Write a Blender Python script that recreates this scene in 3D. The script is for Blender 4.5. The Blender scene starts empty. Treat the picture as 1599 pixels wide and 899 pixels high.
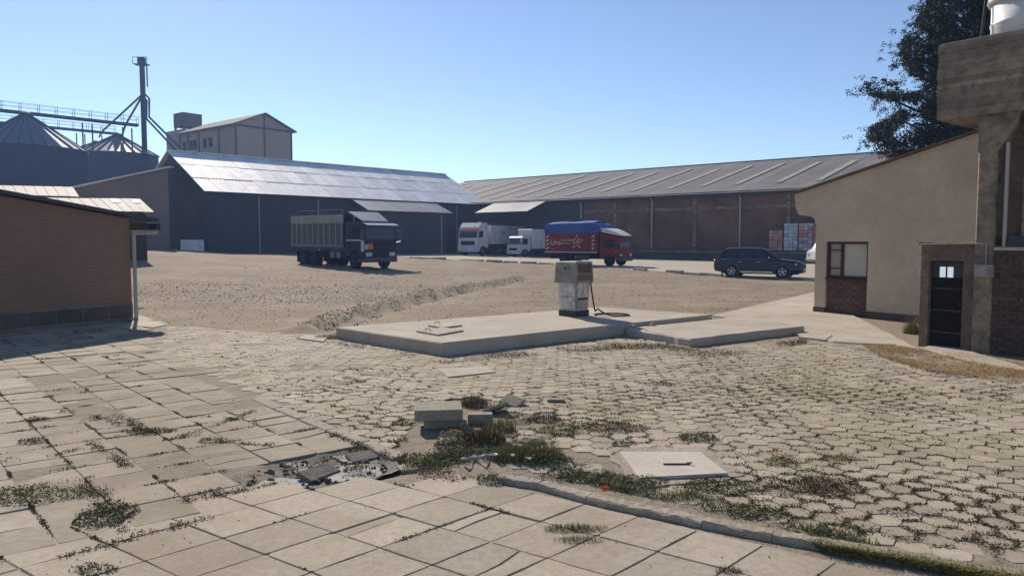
import bpy, math, random
from math import sin, cos, pi, radians, sqrt
from mathutils import Vector, Matrix, noise
random.seed(7)
S = bpy.context.scene
COL = S.collection
# ------------------------------------------------------------------ camera
F, CX, CY, HY, CH = 1150.0, 799.5, 449.5, 375.0, 2.2
PITCH = math.atan((CY - HY) / F)
cam = bpy.data.cameras.new('camera'); camo = bpy.data.objects.new('camera', cam); COL.objects.link(camo)
camo.location = (0, 0, CH); camo.rotation_euler = (pi / 2 - PITCH, 0, 0)
cam.sensor_width = 36; cam.lens = 36 * F / 1599.0
cam.clip_start = 0.05; cam.clip_end = 8000
S.camera = camo
# ------------------------------------------------------------------ sky and sun
SUN_AZ, SUN_EL = radians(-26.0), radians(32.0)        # azimuth from +Y, towards +X
W = bpy.data.worlds.new('World'); S.world = W; W.use_nodes = True
wn = W.node_tree; bg = wn.nodes['Background']
sky = wn.nodes.new('ShaderNodeTexSky'); sky.sky_type = 'NISHITA'; sky.sun_disc = False
sky.sun_elevation = SUN_EL; sky.sun_rotation = SUN_AZ
sky.altitude = 3000; sky.air_density = 1.0; sky.dust_density = 0.75; sky.ozone_density = 1.35
wn.links.new(sky.outputs[0], bg.inputs[0]); bg.inputs[1].default_value = 0.118
sl = bpy.data.lights.new('sun', 'SUN'); so = bpy.data.objects.new('sun', sl); COL.objects.link(so)
sl.energy = 5.0; sl.angle = radians(0.55); sl.color = (1.0, 0.89, 0.76)
sd = Vector((sin(SUN_AZ) * cos(SUN_EL), cos(SUN_AZ) * cos(SUN_EL), sin(SUN_EL)))
so.rotation_euler = sd.to_track_quat('Z', 'Y').to_euler()
so.location = (-30, 60, 60)
S.view_settings.view_transform = 'Standard'; S.view_settings.look = 'None'
S.view_settings.exposure = 0.27; S.view_settings.gamma = 1.0
S.cycles.max_bounces = 6; S.cycles.volume_bounces = 0
# ------------------------------------------------------------------ geometry of the place
def smooth(a, b, x):
    t = max(0.0, min(1.0, (x - a) / float(b - a))); return t * t * (3 - 2 * t)
def ray(px, py):
    d = Vector(((px - CX) / F, 1.0, -(py - CY) / F)); c, s = cos(PITCH), sin(PITCH)
    return Vector((d.x, d.y * c + d.z * s, -d.y * s + d.z * c))
def G(px, py, z=0.0):
    d = ray(px, py); t = (z - CH) / d.z
    return Vector((d.x * t, d.y * t, z))
def A(px, py, Y):
    d = ray(px, py); t = Y / d.y
    return Vector((d.x * t, Y, CH + d.z * t))
def inpoly(x, y, P):
    c = False; j = len(P) - 1
    for i in range(len(P)):
        xi, yi = P[i]; xj, yj = P[j]
        if (yi > y) != (yj > y) and x < (xj - xi) * (y - yi) / (yj - yi) + xi: c = not c
        j = i
    return c
def segd(x, y, a, b):
    ax, ay = a; bx, by = b; dx, dy = bx - ax, by - ay
    t = ((x - ax) * dx + (y - ay) * dy) / (dx * dx + dy * dy + 1e-9); tc = max(0, min(1, t))
    s = dx * (y - ay) - dy * (x - ax)
    return sqrt((x - ax - tc * dx) ** 2 + (y - ay - tc * dy) ** 2) * (1 if s > 0 else -1)
def pdist(x, y, P):
    best = 1e9
    for i in range(len(P) - 1):
        d = segd(x, y, P[i], P[i + 1])
        if abs(d) < abs(best): best = d
    return best
def GP(L, z=0.0): return [tuple(G(a, b, z)[:2]) for a, b in L]
AMP = [(-2, 1.5), (-.6, 1.45), (-.48, 1.38), (-.38, .98), (-.26, .72), (-.05, .5), (.1, .28), (.4, .18), (2, .18)]
def amp(a):
    for i in range(len(AMP) - 1):
        if a <= AMP[i + 1][0]:
            t = (a - AMP[i][0]) / (AMP[i + 1][0] - AMP[i][0]); t = max(0, min(1, t))
            return AMP[i][1] * (1 - t) + AMP[i + 1][1] * t
    return AMP[-1][1]
PAVE = GP([(-1500, 492), (40, 492), (206, 489), (262, 506), (330, 511), (460, 521), (520, 516), (560, 508), (870, 487), (940, 478), (1112, 492), (1190, 474), (1275, 457)]) \
       + [(12.0, 28), (40, 28), (40, -30), (-60, -30)]
ROADL = [(1400, 446), (1270, 438), (1130, 431), (990, 421), (870, 413), (760, 408), (640, 403)]
def base_h(x, y):
    s = smooth(19, 60, y)
    return s * amp(x / max(y, 1.0))
def GB(px, py):
    p = G(px, py, 0)
    for _ in range(25): p = G(px, py, min(1.9, base_h(p.x, p.y)) * .5 + p.z * .5)
    return p
ROADW = [tuple(GB(a, b)[:2]) for a, b in ROADL]
ROAD = ROADW + [(-14.5, 82), (-3, 96), (0, 99), (60, 50), (60, 30), (30, 30)]
DITCH = [tuple(GB(a, b)[:2]) for a, b in [(505, 514), (560, 492), (640, 472), (720, 453), (815, 436)]]
HOLE = GP([(372, 742), (430, 722), (480, 712), (560, 700), (606, 712), (622, 730), (560, 752), (500, 764), (410, 768), (365, 756)])
FORE0 = GP([(-900, 1150), (0, 868), (230, 806), (470, 752), (640, 746), (700, 740), (790, 757), (838, 766), (1000, 806), (1204, 847), (1599, 914), (2400, 1080), (2400, 1700), (-900, 1900)])
def height(x, y):
    h = base_h(x, y)
    if y < -2 or y > 110 or abs(x) > 70: return h - .03
    if inpoly(x, y, PAVE):
        if 5 < y < 9 and inpoly(x, y, HOLE): return -.075
        h = -.011 + .006 * noise.noise(Vector((x * 1.7, y * 1.7, 3)))
        if y < 7 and inpoly(x, y, FORE0): return -.007 + .004 * noise.noise(Vector((x * 1.7, y * 1.7, 3)))
        if x < 0 and y > 7.5: h += .002 * smooth(0, -2.5, x) * smooth(7.5, 9.5, y)
        if -12 < x < 0 and 2 < y < 14: h += .015 * max(-.3, noise.noise(Vector((x * .9, y * .9, 33)))) + .012 * noise.noise(Vector((x * 5, y * 5, 13)))
        return h
    if inpoly(x, y, ROAD): return h - .05
    n = noise.noise(Vector((x * .35, y * .35, 0))) * .10 + noise.noise(Vector((x * 1.3, y * 1.3, 5))) * .05 \
        + noise.noise(Vector((x * 4, y * 4, 9))) * .02
    e = min(1, max(0, min((y - 17) / 5, 1)))
    h += n * (0.35 + .65 * e) - .01
    d = pdist(x, y, DITCH)
    if abs(d) < 2.5:
        if d > 0: h += (.20 + .12 * noise.noise(Vector((x * 1.5, y * 1.5, 50)))) * math.exp(-((d - .45) / .38) ** 2)
        h -= (.13 + .08 * noise.noise(Vector((x * 2, y * 2, 60)))) * math.exp(-((d + .1) / .25) ** 2)
    return h
def GT(px, py):
    p = GB(px, py)
    p.z = height(p.x, p.y); return p
# ------------------------------------------------------------------ mesh builder
class MB:
    def __init__(s): s.v = []; s.f = []; s.r = []; s.cr = 0.0
    def face(s, pts):
        i = len(s.v); s.v += [tuple(p) for p in pts]; s.f.append(tuple(range(i, i + len(pts)))); s.r.append(s.cr); return s
    def raw(s, vs, fs, M=None):
        i = len(s.v)
        s.v += [tuple(M @ Vector(p)) if M else tuple(p) for p in vs]
        for f in fs: s.f.append(tuple(k + i for k in f)); s.r.append(s.cr)
        return s
    def box(s, x0, x1, y0, y1, z0, z1, M=None):
        vs = [(x, y, z) for z in (z0, z1) for x, y in ((x0, y0), (x1, y0), (x1, y1), (x0, y1))]
        return s.raw(vs, [(3, 2, 1, 0), (4, 5, 6, 7), (0, 1, 5, 4), (1, 2, 6, 5), (2, 3, 7, 6), (3, 0, 4, 7)], M)
    def bbox(s, x0, x1, y0, y1, z0, z1, b, M=None):       # box with all edges chamfered
        vs = []; cx, cy, cz = (x0 + x1) / 2, (y0 + y1) / 2, (z0 + z1) / 2
        hx, hy, hz = (x1 - x0) / 2, (y1 - y0) / 2, (z1 - z0) / 2
        b = min(b, hx * .9, hy * .9, hz * .9)
        L = []
        for zz, k in ((-hz, b), (-hz + b, 0), (hz - b, 0), (hz, b)):
            ring = []
            for sx, sy in ((-1, -1), (1, -1), (1, 1), (-1, 1)):
                X, Yv = hx - k, hy - k
                a = (sx * X, sy * (Yv - (b if k == 0 else 0) ), zz); c = (sx * (X - (b if k == 0 else 0)), sy * Yv, zz)
                if k: a = c = (sx * X, sy * Yv, zz)
                first, second = (c, a) if (sx * sy < 0) else (a, c)
                ring += [first, second]
            L.append(ring)
        vs = [(cx + p[0], cy + p[1], cz + p[2]) for r in L for p in r]
        fs = [tuple(range(7, -1, -1)), tuple(range(24, 32))]
        for k in range(3):
            for i in range(8):
                j = (i + 1) % 8; fs.append((k * 8 + i, k * 8 + j, k * 8 + 8 + j, k * 8 + 8 + i))
        return s.raw(vs, fs, M)
    def prism(s, P, z0, z1, M=None, top=None):            # P ccw list of (x,y); top: optional chamfer
        n = len(P); vs = [(x, y, z0) for x, y in P]
        if top:
            cx = sum(p[0] for p in P) / n; cy = sum(p[1] for p in P) / n
            vs += [(x, y, z1 - top) for x, y in P]
            for x, y in P:
                l = sqrt((x - cx) ** 2 + (y - cy) ** 2); k = 1 - top * 1.3 / l
                vs.append((cx + (x - cx) * k, cy + (y - cy) * k, z1))
            fs = [tuple(range(2 * n, 3 * n))]
            for q in range(2):
                for i in range(n):
                    j = (i + 1) % n; fs.append((q * n + i, q * n + j, q * n + n + j, q * n + n + i))
        else:
            vs += [(x, y, z1) for x, y in P]
            fs = [tuple(range(n - 1, -1, -1)), tuple(range(n, 2 * n))]
            for i in range(n):
                j = (i + 1) % n; fs.append((i, j, n + j, n + i))
        return s.raw(vs, fs, M)
    def side(s, P, y0, y1, M=None):                       # profile in (x,z) extruded along y
        n = len(P); vs = [(x, y0, z) for x, z in P] + [(x, y1, z) for x, z in P]
        fs = [tuple(range(n)), tuple(range(2 * n - 1, n - 1, -1))]
        for i in range(n):
            j = (i + 1) % n; fs.append((j, i, n + i, n + j))
        return s.raw(vs, fs, M)
    def loft(s, rings, M=None, caps=True, close=True):
        n = len(rings[0]); vs = [p for r in rings for p in r]; fs = []
        for k in range(len(rings) - 1):
            for i in range(n if close else n - 1):
                j = (i + 1) % n; fs.append((k * n + i, k * n + j, k * n + n + j, k * n + n + i))
        if caps: fs += [tuple(range(n - 1, -1, -1)), tuple(range((len(rings) - 1) * n, len(rings) * n))]
        return s.raw(vs, fs, M)
    def tube(s, pts, r, n=6, M=None, r1=None):
        pts = [Vector(p) for p in pts]; rings = []
        for i, p in enumerate(pts):
            d = (pts[min(i + 1, len(pts) - 1)] - pts[max(i - 1, 0)]).normalized()
            u = d.cross(Vector((0, 0, 1)));
            if u.length < .05: u = d.cross(Vector((0, 1, 0)))
            u.normalize(); w = u.cross(d)
            rr = r if r1 is None else r + (r1 - r) * i / (len(pts) - 1)
            rings.append([tuple(p + u * (rr * cos(2 * pi * k / n)) + w * (rr * sin(2 * pi * k / n))) for k in range(n)])
        return s.loft(rings, M)
    def lathe(s, prof, n=24, M=None, axis='z', caps=True):           # prof (r, h)
        rings = []
        for r, h in prof:
            rg = []
            for k in range(n):
                a = 2 * pi * k / n
                if axis == 'z': rg.append((r * cos(a), r * sin(a), h))
                else: rg.append((r * cos(a), h, r * sin(a)))
            rings.append(rg)
        return s.loft(rings, M, caps=caps)
    def blade(s, p, h, w, ang, lean):
        d = Vector((cos(ang), sin(ang), 0)); u = Vector((-sin(ang), cos(ang), 0)) * w
        a = Vector(p); m = a + d * lean * .4 + Vector((0, 0, h * .6)); t = a + d * lean + Vector((0, 0, h))
        i = len(s.v); s.v += [tuple(a - u), tuple(a + u), tuple(m + u * .7), tuple(m - u * .7), tuple(t)]
        s.f += [(i, i + 1, i + 2, i + 3), (i + 3, i + 2, i + 4)]; s.r += [s.cr] * 2
    def leaf(s, p, r):
        n = Vector((random.gauss(0, 1), random.gauss(0, 1), random.gauss(0, 1) + .6)).normalized()
        u = n.orthogonal().normalized(); u.rotate(Matrix.Rotation(random.random() * 6.28, 3, n)); w = n.cross(u)
        p = Vector(p); s.face([p - u * r, p + w * r * .45, p + u * r, p - w * r * .45])
def tag(o, label=None, cat=None, group=None, kind=None):
    if label: o['label'] = label
    if cat: o['category'] = cat
    if group: o['group'] = group
    if kind: o['kind'] = kind
    return o
def mk(name, mb, mat, parent=None, label=None, cat=None, group=None, kind=None, smoothf=False, attr=False):
    me = bpy.data.meshes.new(name); me.from_pydata(mb.v, [], mb.f)
    if attr:
        a = me.attributes.new('rnd', 'FLOAT', 'FACE'); a.data.foreach_set('value', mb.r)
    me.materials.append(mat)
    if smoothf: me.polygons.foreach_set('use_smooth', [True] * len(me.polygons))
    me.update()
    o = bpy.data.objects.new(name, me); COL.objects.link(o)
    if parent: o.parent = parent
    return tag(o, label, cat, group, kind)
def inst(name, me, parent=None, M=None):
    o = bpy.data.objects.new(name, me); COL.objects.link(o)
    if parent: o.parent = parent
    if M: o.matrix_local = M
    return o
def thing(name, label, cat, loc=(0, 0, 0), rz=0, group=None):
    o = bpy.data.objects.new(name, None); COL.objects.link(o); o.empty_display_size = .3
    o.location = loc; o.rotation_euler = (0, 0, rz)
    return tag(o, label, cat, group)
def TR(x, y, z, rz=0, rx=0, ry=0): return Matrix.Translation((x, y, z)) @ Matrix.Rotation(rz, 4, 'Z') @ Matrix.Rotation(ry, 4, 'Y') @ Matrix.Rotation(rx, 4, 'X')
def frame(o, u):                                          # local frame: x along u, y to the left of u, z up
    u = Vector((u[0], u[1], 0)).normalized(); v = Vector((-u.y, u.x, 0))
    M = Matrix(((u.x, v.x, 0, o[0]), (u.y, v.y, 0, o[1]), (0, 0, 1, o[2] if len(o) > 2 else 0), (0, 0, 0, 1)))
    return M
# ------------------------------------------------------------------ materials
def mat(name, c, rough=.85, metal=0.0, var=None, vs=1.0, var2=None, vs2=12.0, bump=0.0, bs=30.0, rnd=0.0, stain=None, ss=.5, stk=.6, spec=None, zgrime=None):
    """c base colour; var mixed in by large noise, var2 by fine noise; rnd: brightness spread per object / per face."""
    m = bpy.data.materials.new(name); m.use_nodes = True; t = m.node_tree; N = t.nodes; L = t.links
    b = N['Principled BSDF']; b.inputs['Roughness'].default_value = rough; b.inputs['Metallic'].default_value = metal
    if spec is None and metal == 0 and rough >= .6: spec = .18
    if spec is not None: b.inputs['Specular IOR Level'].default_value = spec
    geo = N.new('ShaderNodeNewGeometry'); P = geo.outputs['Position']
    def nz(scale, det=4, ro=.6, lo=.35, hi=.65, vec=None):
        n = N.new('ShaderNodeTexNoise'); n.inputs['Scale'].default_value = scale; n.inputs['Detail'].default_value = det
        n.inputs['Roughness'].default_value = ro; L.new(vec or P, n.inputs['Vector'])
        r = N.new('ShaderNodeMapRange'); r.inputs[1].default_value = lo; r.inputs[2].default_value = hi
        L.new(n.outputs[0], r.inputs[0]); return r.outputs[0]
    def mix(f, a, bb, k=1.0, blend='MIX'):
        x = N.new('ShaderNodeMix'); x.data_type = 'RGBA'; x.blend_type = blend
        if hasattr(f, 'is_output') or not isinstance(f, (int, float)):
            if k != 1.0:
                q = N.new('ShaderNodeMath'); q.operation = 'MULTIPLY'; L.new(f, q.inputs[0]); q.inputs[1].default_value = k; f = q.outputs[0]
            L.new(f, x.inputs[0])
        else: x.inputs[0].default_value = f
        for sck, val in ((x.inputs[6], a), (x.inputs[7], bb)):
            if isinstance(val, tuple): sck.default_value = (*val[:3], 1)
            else: L.new(val, sck)
        return x.outputs[2]
    col = tuple(c)
    if var: col = mix(nz(vs), col, tuple(var))
    if var2: col = mix(nz(vs2, 5, .7, .42, .68), col, tuple(var2), .8)
    if stain: col = mix(nz(ss, 7, .72, .46, .62), col, tuple(stain), stk)
    if rnd:
        oi = N.new('ShaderNodeObjectInfo'); at = N.new('ShaderNodeAttribute'); at.attribute_name = 'rnd'
        ad = N.new('ShaderNodeMath'); ad.operation = 'ADD'; L.new(oi.outputs['Random'], ad.inputs[0]); L.new(at.outputs['Fac'], ad.inputs[1])
        fr = N.new('ShaderNodeMath'); fr.operation = 'FRACT'; L.new(ad.outputs[0], fr.inputs[0])
        mr = N.new('ShaderNodeMapRange'); mr.inputs[3].default_value = 1 - rnd; mr.inputs[4].default_value = 1 + rnd * .7
        L.new(fr.outputs[0], mr.inputs[0])
        hs = N.new('ShaderNodeHueSaturation'); L.new(mr.outputs[0], hs.inputs['Value'])
        if isinstance(col, tuple): hs.inputs['Color'].default_value = (*col, 1)
        else: L.new(col, hs.inputs['Color'])
        col = hs.outputs[0]
    if isinstance(col, tuple): b.inputs['Base Color'].default_value = (*col[:3], 1)
    else: L.new(col, b.inputs['Base Color'])
    if bump:
        n = N.new('ShaderNodeTexNoise'); n.inputs['Scale'].default_value = bs; n.inputs['Detail'].default_value = 5; n.inputs['Roughness'].default_value = .7
        L.new(P, n.inputs['Vector']); bp = N.new('ShaderNodeBump'); bp.inputs['Strength'].default_value = 1
        bp.inputs['Distance'].default_value = bump; L.new(n.outputs[0], bp.inputs['Height']); L.new(bp.outputs[0], b.inputs['Normal'])
    return m
def brickmat(name, c1, c2, mortar, org, u, rough=.9, bw=.24, bh=.085, stain=None, mort=.012):
    """brick print on a wall that runs along u: far walls whose courses are a pixel or two."""
    m = mat(name, c1, rough); t = m.node_tree; N = t.nodes; L = t.links; b = N['Principled BSDF']
    geo = [n for n in N if n.bl_idname == 'ShaderNodeNewGeometry'][0]
    u = Vector((u[0], u[1], 0)).normalized()
    dp = N.new('ShaderNodeVectorMath'); dp.operation = 'DOT_PRODUCT'; L.new(geo.outputs['Position'], dp.inputs[0]); dp.inputs[1].default_value = u
    sp = N.new('ShaderNodeSeparateXYZ'); L.new(geo.outputs['Position'], sp.inputs[0])
    cb = N.new('ShaderNodeCombineXYZ'); L.new(dp.outputs['Value'], cb.inputs[0]); L.new(sp.outputs[2], cb.inputs[1])
    br = N.new('ShaderNodeTexBrick'); L.new(cb.outputs[0], br.inputs['Vector'])
    br.inputs['Scale'].default_value = 1; br.inputs['Brick Width'].default_value = bw; br.inputs['Row Height'].default_value = bh
    br.inputs['Mortar Size'].default_value = mort; br.inputs['Color1'].default_value = (*c1, 1); br.inputs['Color2'].default_value = (*c2, 1); br.inputs['Mortar'].default_value = (*mortar, 1)
    n = N.new('ShaderNodeTexNoise'); n.inputs['Scale'].default_value = .35; n.inputs['Detail'].default_value = 8; n.inputs['Roughness'].default_value = .7; L.new(geo.outputs['Position'], n.inputs['Vector'])
    r = N.new('ShaderNodeMapRange'); r.inputs[1].default_value = .4; r.inputs[2].default_value = .65; L.new(n.outputs[0], r.inputs[0])
    mx = N.new('ShaderNodeMix'); mx.data_type = 'RGBA'; L.new(r.outputs[0], mx.inputs[0]); L.new(br.outputs[0], mx.inputs[6])
    s = stain or tuple(x * .6 for x in c1); mx.inputs[7].default_value = (*s, 1); L.new(mx.outputs[2], b.inputs['Base Color'])
    bp = N.new('ShaderNodeBump'); bp.inputs['Distance'].default_value = .008; bp.invert = True; L.new(br.outputs['Fac'], bp.inputs['Height']); L.new(bp.outputs[0], b.inputs['Normal'])
    return m
M_ground = mat('dry_soil', (.375, .295, .205), .95, var=(.25, .19, .125), vs=.3, var2=(.22, .175, .13), vs2=7, bump=.03, bs=12, stain=(.235, .18, .115), ss=.22, stk=.75)
M_paver = mat('paver_concrete', (.45, .385, .295), .9, var=(.35, .30, .23), vs=.8, var2=(.33, .28, .205), vs2=9, bump=.004, bs=60, rnd=.18, stain=(.32, .275, .16), ss=.3, stk=.7)
M_slab = mat('slab_concrete', (.475, .415, .33), .9, var=(.40, .34, .26), vs=.6, var2=(.33, .28, .215), vs2=16, bump=.005, bs=70, rnd=.16, stain=(.31, .25, .175), ss=.5, stk=.75)
M_slab_old = mat('old_slab_concrete', (.445, .385, .30), .92, var=(.34, .29, .22), vs=.5, var2=(.30, .25, .18), vs2=7, bump=.007, bs=40, rnd=.13, stain=(.25, .205, .145), ss=.3, stk=.95)
M_conc = mat('pale_concrete', (.50, .44, .355), .9, var=(.43, .38, .30), vs=.7, var2=(.38, .33, .25), vs2=8, bump=.006, bs=25, stain=(.3, .26, .21), ss=.6, stk=.5)
M_road = mat('road_concrete', (.47, .405, .31), .92, var=(.40, .345, .26), vs=.15, var2=(.36, .32, .27), vs2=2, bump=.006, bs=12)
M_kerb = mat('kerb_concrete', (.44, .38, .30), .93, var=(.34, .29, .225), vs=2, var2=(.2, .17, .14), vs2=20, bump=.008, bs=40)
M_block = mat('block_concrete', (.36, .31, .235), .9, var=(.27, .24, .18), vs=4, var2=(.2, .18, .14), vs2=25, bump=.005, bs=60)
M_dconc = mat('weathered_concrete', (.35, .27, .185), .93, var=(.25, .19, .135), vs=.9, var2=(.10, .085, .07), vs2=5, bump=.012, bs=18, stain=(.07, .06, .05), ss=.8, stk=.7)
M_tan = mat('tan_render', (.66, .51, .37), .9, var=(.54, .415, .30), vs=.5, var2=(.50, .385, .28), vs2=6, bump=.004, bs=30, stain=(.40, .30, .22), ss=.6, stk=.4)
M_plinth = mat('red_plinth_render', (.17, .10, .075), .9, var=(.11, .07, .055), vs=2, bump=.005)
M_wall_l = mat('left_house_render', (.245, .145, .10), .92, var=(.19, .12, .085), vs=.6, var2=(.185, .11, .08), vs2=8, bump=.006)
M_stone = mat('base_stone', (.15, .105, .08), .9, var=(.1, .075, .06), vs=3, bump=.01, bs=12, rnd=.25)
M_mortar = mat('base_mortar', (.23, .19, .155), .9, var=(.17, .14, .12), vs=3)
M_whitep = mat('white_paint', (.72, .70, .66), .5, var=(.6, .57, .52), vs=2)
M_pump = mat('pump_white_paint', (.68, .65, .64), .55, var=(.58, .55, .52), vs=3, stain=(.22, .13, .08), ss=7, stk=.75)
M_pumph = mat('pump_head_grey', (.34, .32, .27), .6, var=(.27, .245, .20), vs=4, stain=(.13, .08, .06), ss=6, stk=.5)
M_rust = mat('rusty_display', (.17, .09, .065), .8, var=(.10, .07, .06), vs=8)
M_black = mat('black_rubber', (.02, .02, .021), .75)
M_dark = mat('dark_steel', (.035, .036, .04), .55, metal=.2, var=(.06, .05, .045), vs=4)
M_glass = mat('dark_glass', (.02, .026, .032), .08, spec=.8)
M_tree = mat('pine_needles', (.032, .044, .027), .75, var=(.02, .03, .02), vs=1.2, rnd=.35)
M_bark = mat('pine_bark', (.09, .065, .045), .95, bump=.02, bs=20)
def weedmat(name, ca, cb, cc):
    m = mat(name, ca, .85); t = m.node_tree; N = t.nodes; at = N.new('ShaderNodeAttribute'); at.attribute_name = 'rnd'; r = N.new('ShaderNodeValToRGB')
    r.color_ramp.elements[0].color = (*ca, 1); r.color_ramp.elements[1].color = (*cc, 1); e = r.color_ramp.elements.new(.55); e.color = (*cb, 1)
    t.links.new(at.outputs['Fac'], r.inputs[0]); t.links.new(r.outputs[0], N['Principled BSDF'].inputs['Base Color']); return m
M_green = weedmat('green_weed', (.11, .12, .035), (.20, .19, .065), (.36, .29, .12))
M_dgreen = weedmat('dark_green_weed', (.07, .105, .04), (.14, .155, .065), (.28, .22, .12))
M_dry = weedmat('dry_weed', (.07, .052, .028), (.14, .10, .05), (.27, .19, .10))
M_straw = weedmat('straw', (.28, .17, .08), (.42, .28, .13), (.50, .40, .20))
M_yellow = mat('yellow_flower', (.7, .42, .03), .7)
M_redbrick = mat('brick_clay', (.19, .095, .065), .92, var=(.14, .075, .055), vs=3, var2=(.1, .06, .05), vs2=20, rnd=.25, bump=.003)
M_brown = mat('brown_frame', (.07, .032, .022), .6)
M_curtain = mat('cream_curtain', (.52, .47, .38), .9, var=(.46, .41, .33), vs=3)
M_pipe = mat('pvc_pipe', (.42, .38, .33), .6)
M_galv = mat('galvanised_roof', (.95, .94, .92), .68, metal=.85, var=(.86, .85, .83), vs=.25, rnd=.10, var2=(.72, .69, .65), vs2=1.2)
M_galv2 = mat('grey_porch_roof', (.34, .34, .35), .65, metal=.4, var=(.27, .27, .28), vs=.3, rnd=.12)
M_asb = mat('fibre_cement_roof', (.25, .225, .205), .7, var=(.19, .175, .16), vs=.15, var2=(.16, .145, .135), vs2=1.0, rnd=.12)
M_sky_l = mat('skylight_sheet', (.42, .38, .32), .7, var=(.33, .28, .22), vs=.4)
M_beige = mat('beige_roof_sheet', (.36, .31, .27), .8, metal=.05, var=(.30, .26, .22), vs=.3, rnd=.12)
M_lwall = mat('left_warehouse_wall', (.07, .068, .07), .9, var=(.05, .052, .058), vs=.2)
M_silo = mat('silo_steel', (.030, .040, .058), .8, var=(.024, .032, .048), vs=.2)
M_silor = mat('silo_roof_steel', (.10, .115, .14), .36, metal=.6)
M_steel = mat('catwalk_steel', (.04, .05, .065), .7)
M_mill = mat('mill_render', (.40, .32, .25), .9, var=(.34, .27, .21), vs=.15)
M_mill2 = mat('mill_frame_concrete', (.12, .10, .09), .9)
# ------------------------------------------------------------------ ground
def axis_pts():
    xs = [-3500, -1800, -900, -450, -250, -160, -110, -85, -70]
    x = -58.0
    while x < 34: xs.append(x); x += .42 if -22 < x < 22 else 1.0
    return xs + [40, 50, 70, 110, 200, 450, 900, 1800, 3500]
ys = [-3500, -900, -200, -50, -10, -2]
y = 0.0
while y < 98: ys.append(y); y += .30 if y < 34 else (.5 if y < 64 else 1.2)
ys += [105, 120, 150, 200, 300, 500, 900, 1800, 3500]
xs = axis_pts(); gm = MB()
gm.v = [(x, y, height(x, y)) for y in ys for x in xs]; nx = len(xs)
gm.f = [(j * nx + i, j * nx + i + 1, (j + 1) * nx + i + 1, (j + 1) * nx + i) for j in range(len(ys) - 1) for i in range(nx - 1)]
go = mk('ground', gm, M_ground, kind='structure', smoothf=True)
at_ = go.data.attributes.new('paved', 'FLOAT', 'POINT'); at_.data.foreach_set('value', [1.0 if (v[1] > 0 and v[1] < 34 and inpoly(v[0], v[1], PAVE)) else (.8 * max(0, 1 - abs(pdist(v[0], v[1], DITCH)) / .9) if 12 < v[1] < 50 and abs(v[0]) < 15 else 0.0) for v in gm.v])
t_ = M_ground.node_tree; n_ = t_.nodes; bs_ = n_['Principled BSDF']; lk = bs_.inputs['Base Color'].links[0]; src = lk.from_socket; mx_ = n_.new('ShaderNodeMix'); mx_.data_type = 'RGBA'; ta = n_.new('ShaderNodeAttribute'); ta.attribute_name = 'paved'
mp_ = n_.new('ShaderNodeMapping'); mp_.inputs['Scale'].default_value = (.16, .9, 1); mp_.inputs['Rotation'].default_value = (0, 0, radians(-12)); n3 = n_.new('ShaderNodeTexNoise'); n3.inputs['Scale'].default_value = 1.6; n3.inputs['Detail'].default_value = 8; n3.inputs['Roughness'].default_value = .7
t_.links.new([q for q in n_ if q.bl_idname == 'ShaderNodeNewGeometry'][0].outputs['Position'], mp_.inputs[0]); t_.links.new(mp_.outputs[0], n3.inputs['Vector']); mr_ = n_.new('ShaderNodeMapRange'); mr_.inputs[1].default_value = .47; mr_.inputs[2].default_value = .62; mr_.inputs[4].default_value = .75; t_.links.new(n3.outputs[0], mr_.inputs[0])
m3 = n_.new('ShaderNodeMix'); m3.data_type = 'RGBA'; t_.links.new(mr_.outputs[0], m3.inputs[0]); t_.links.new(src, m3.inputs[6]); m3.inputs[7].default_value = (.225, .175, .12, 1); src = m3.outputs[2]
t_.links.new(ta.outputs['Fac'], mx_.inputs[0]); t_.links.new(src, mx_.inputs[6]); n2 = n_.new('ShaderNodeTexNoise'); n2.inputs['Scale'].default_value = 6; n2.inputs['Detail'].default_value = 6; rp_ = n_.new('ShaderNodeMix'); rp_.data_type = 'RGBA'
t_.links.new([q for q in n_ if q.bl_idname == 'ShaderNodeNewGeometry'][0].outputs['Position'], n2.inputs['Vector']); t_.links.new(n2.outputs[0], rp_.inputs[0]); rp_.inputs[6].default_value = (.17, .135, .095, 1); rp_.inputs[7].default_value = (.36, .305, .23, 1)
t_.links.new(rp_.outputs[2], mx_.inputs[7]); t_.links.new(mx_.outputs[2], bs_.inputs['Base Color'])
# road: slabs following the terrain
rm = MB()
def clip_road():
    step = 2.0; v = {}; fs = []
    for i in range(-10, 32):
        for j in range(14, 52):
            x0, y0 = i * step, j * step
            q = [(x0, y0), (x0 + step, y0), (x0 + step, y0 + step), (x0, y0 + step)]
            if all(inpoly(a, b, ROAD) for a, b in q):
                rm.face([(a, b, base_h(a, b) + .0) for a, b in q])
            elif any(inpoly(a, b, ROAD) for a, b in q) or inpoly(x0 + 1, y0 + 1, ROAD):
                n = 8; st = step / n
                for p in range(n):
                    for r in range(n):
                        a, b = x0 + p * st, y0 + r * st
                        if inpoly(a + st / 2 + .2 * noise.noise(Vector((a, b, 0))), b + st / 2, ROAD):
                            rm.face([(c, d, base_h(c, d) + .0) for c, d in ((a, b), (a + st, b), (a + st, b + st), (a, b + st))])
clip_road()
mk('road', rm, M_road, kind='structure')
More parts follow.
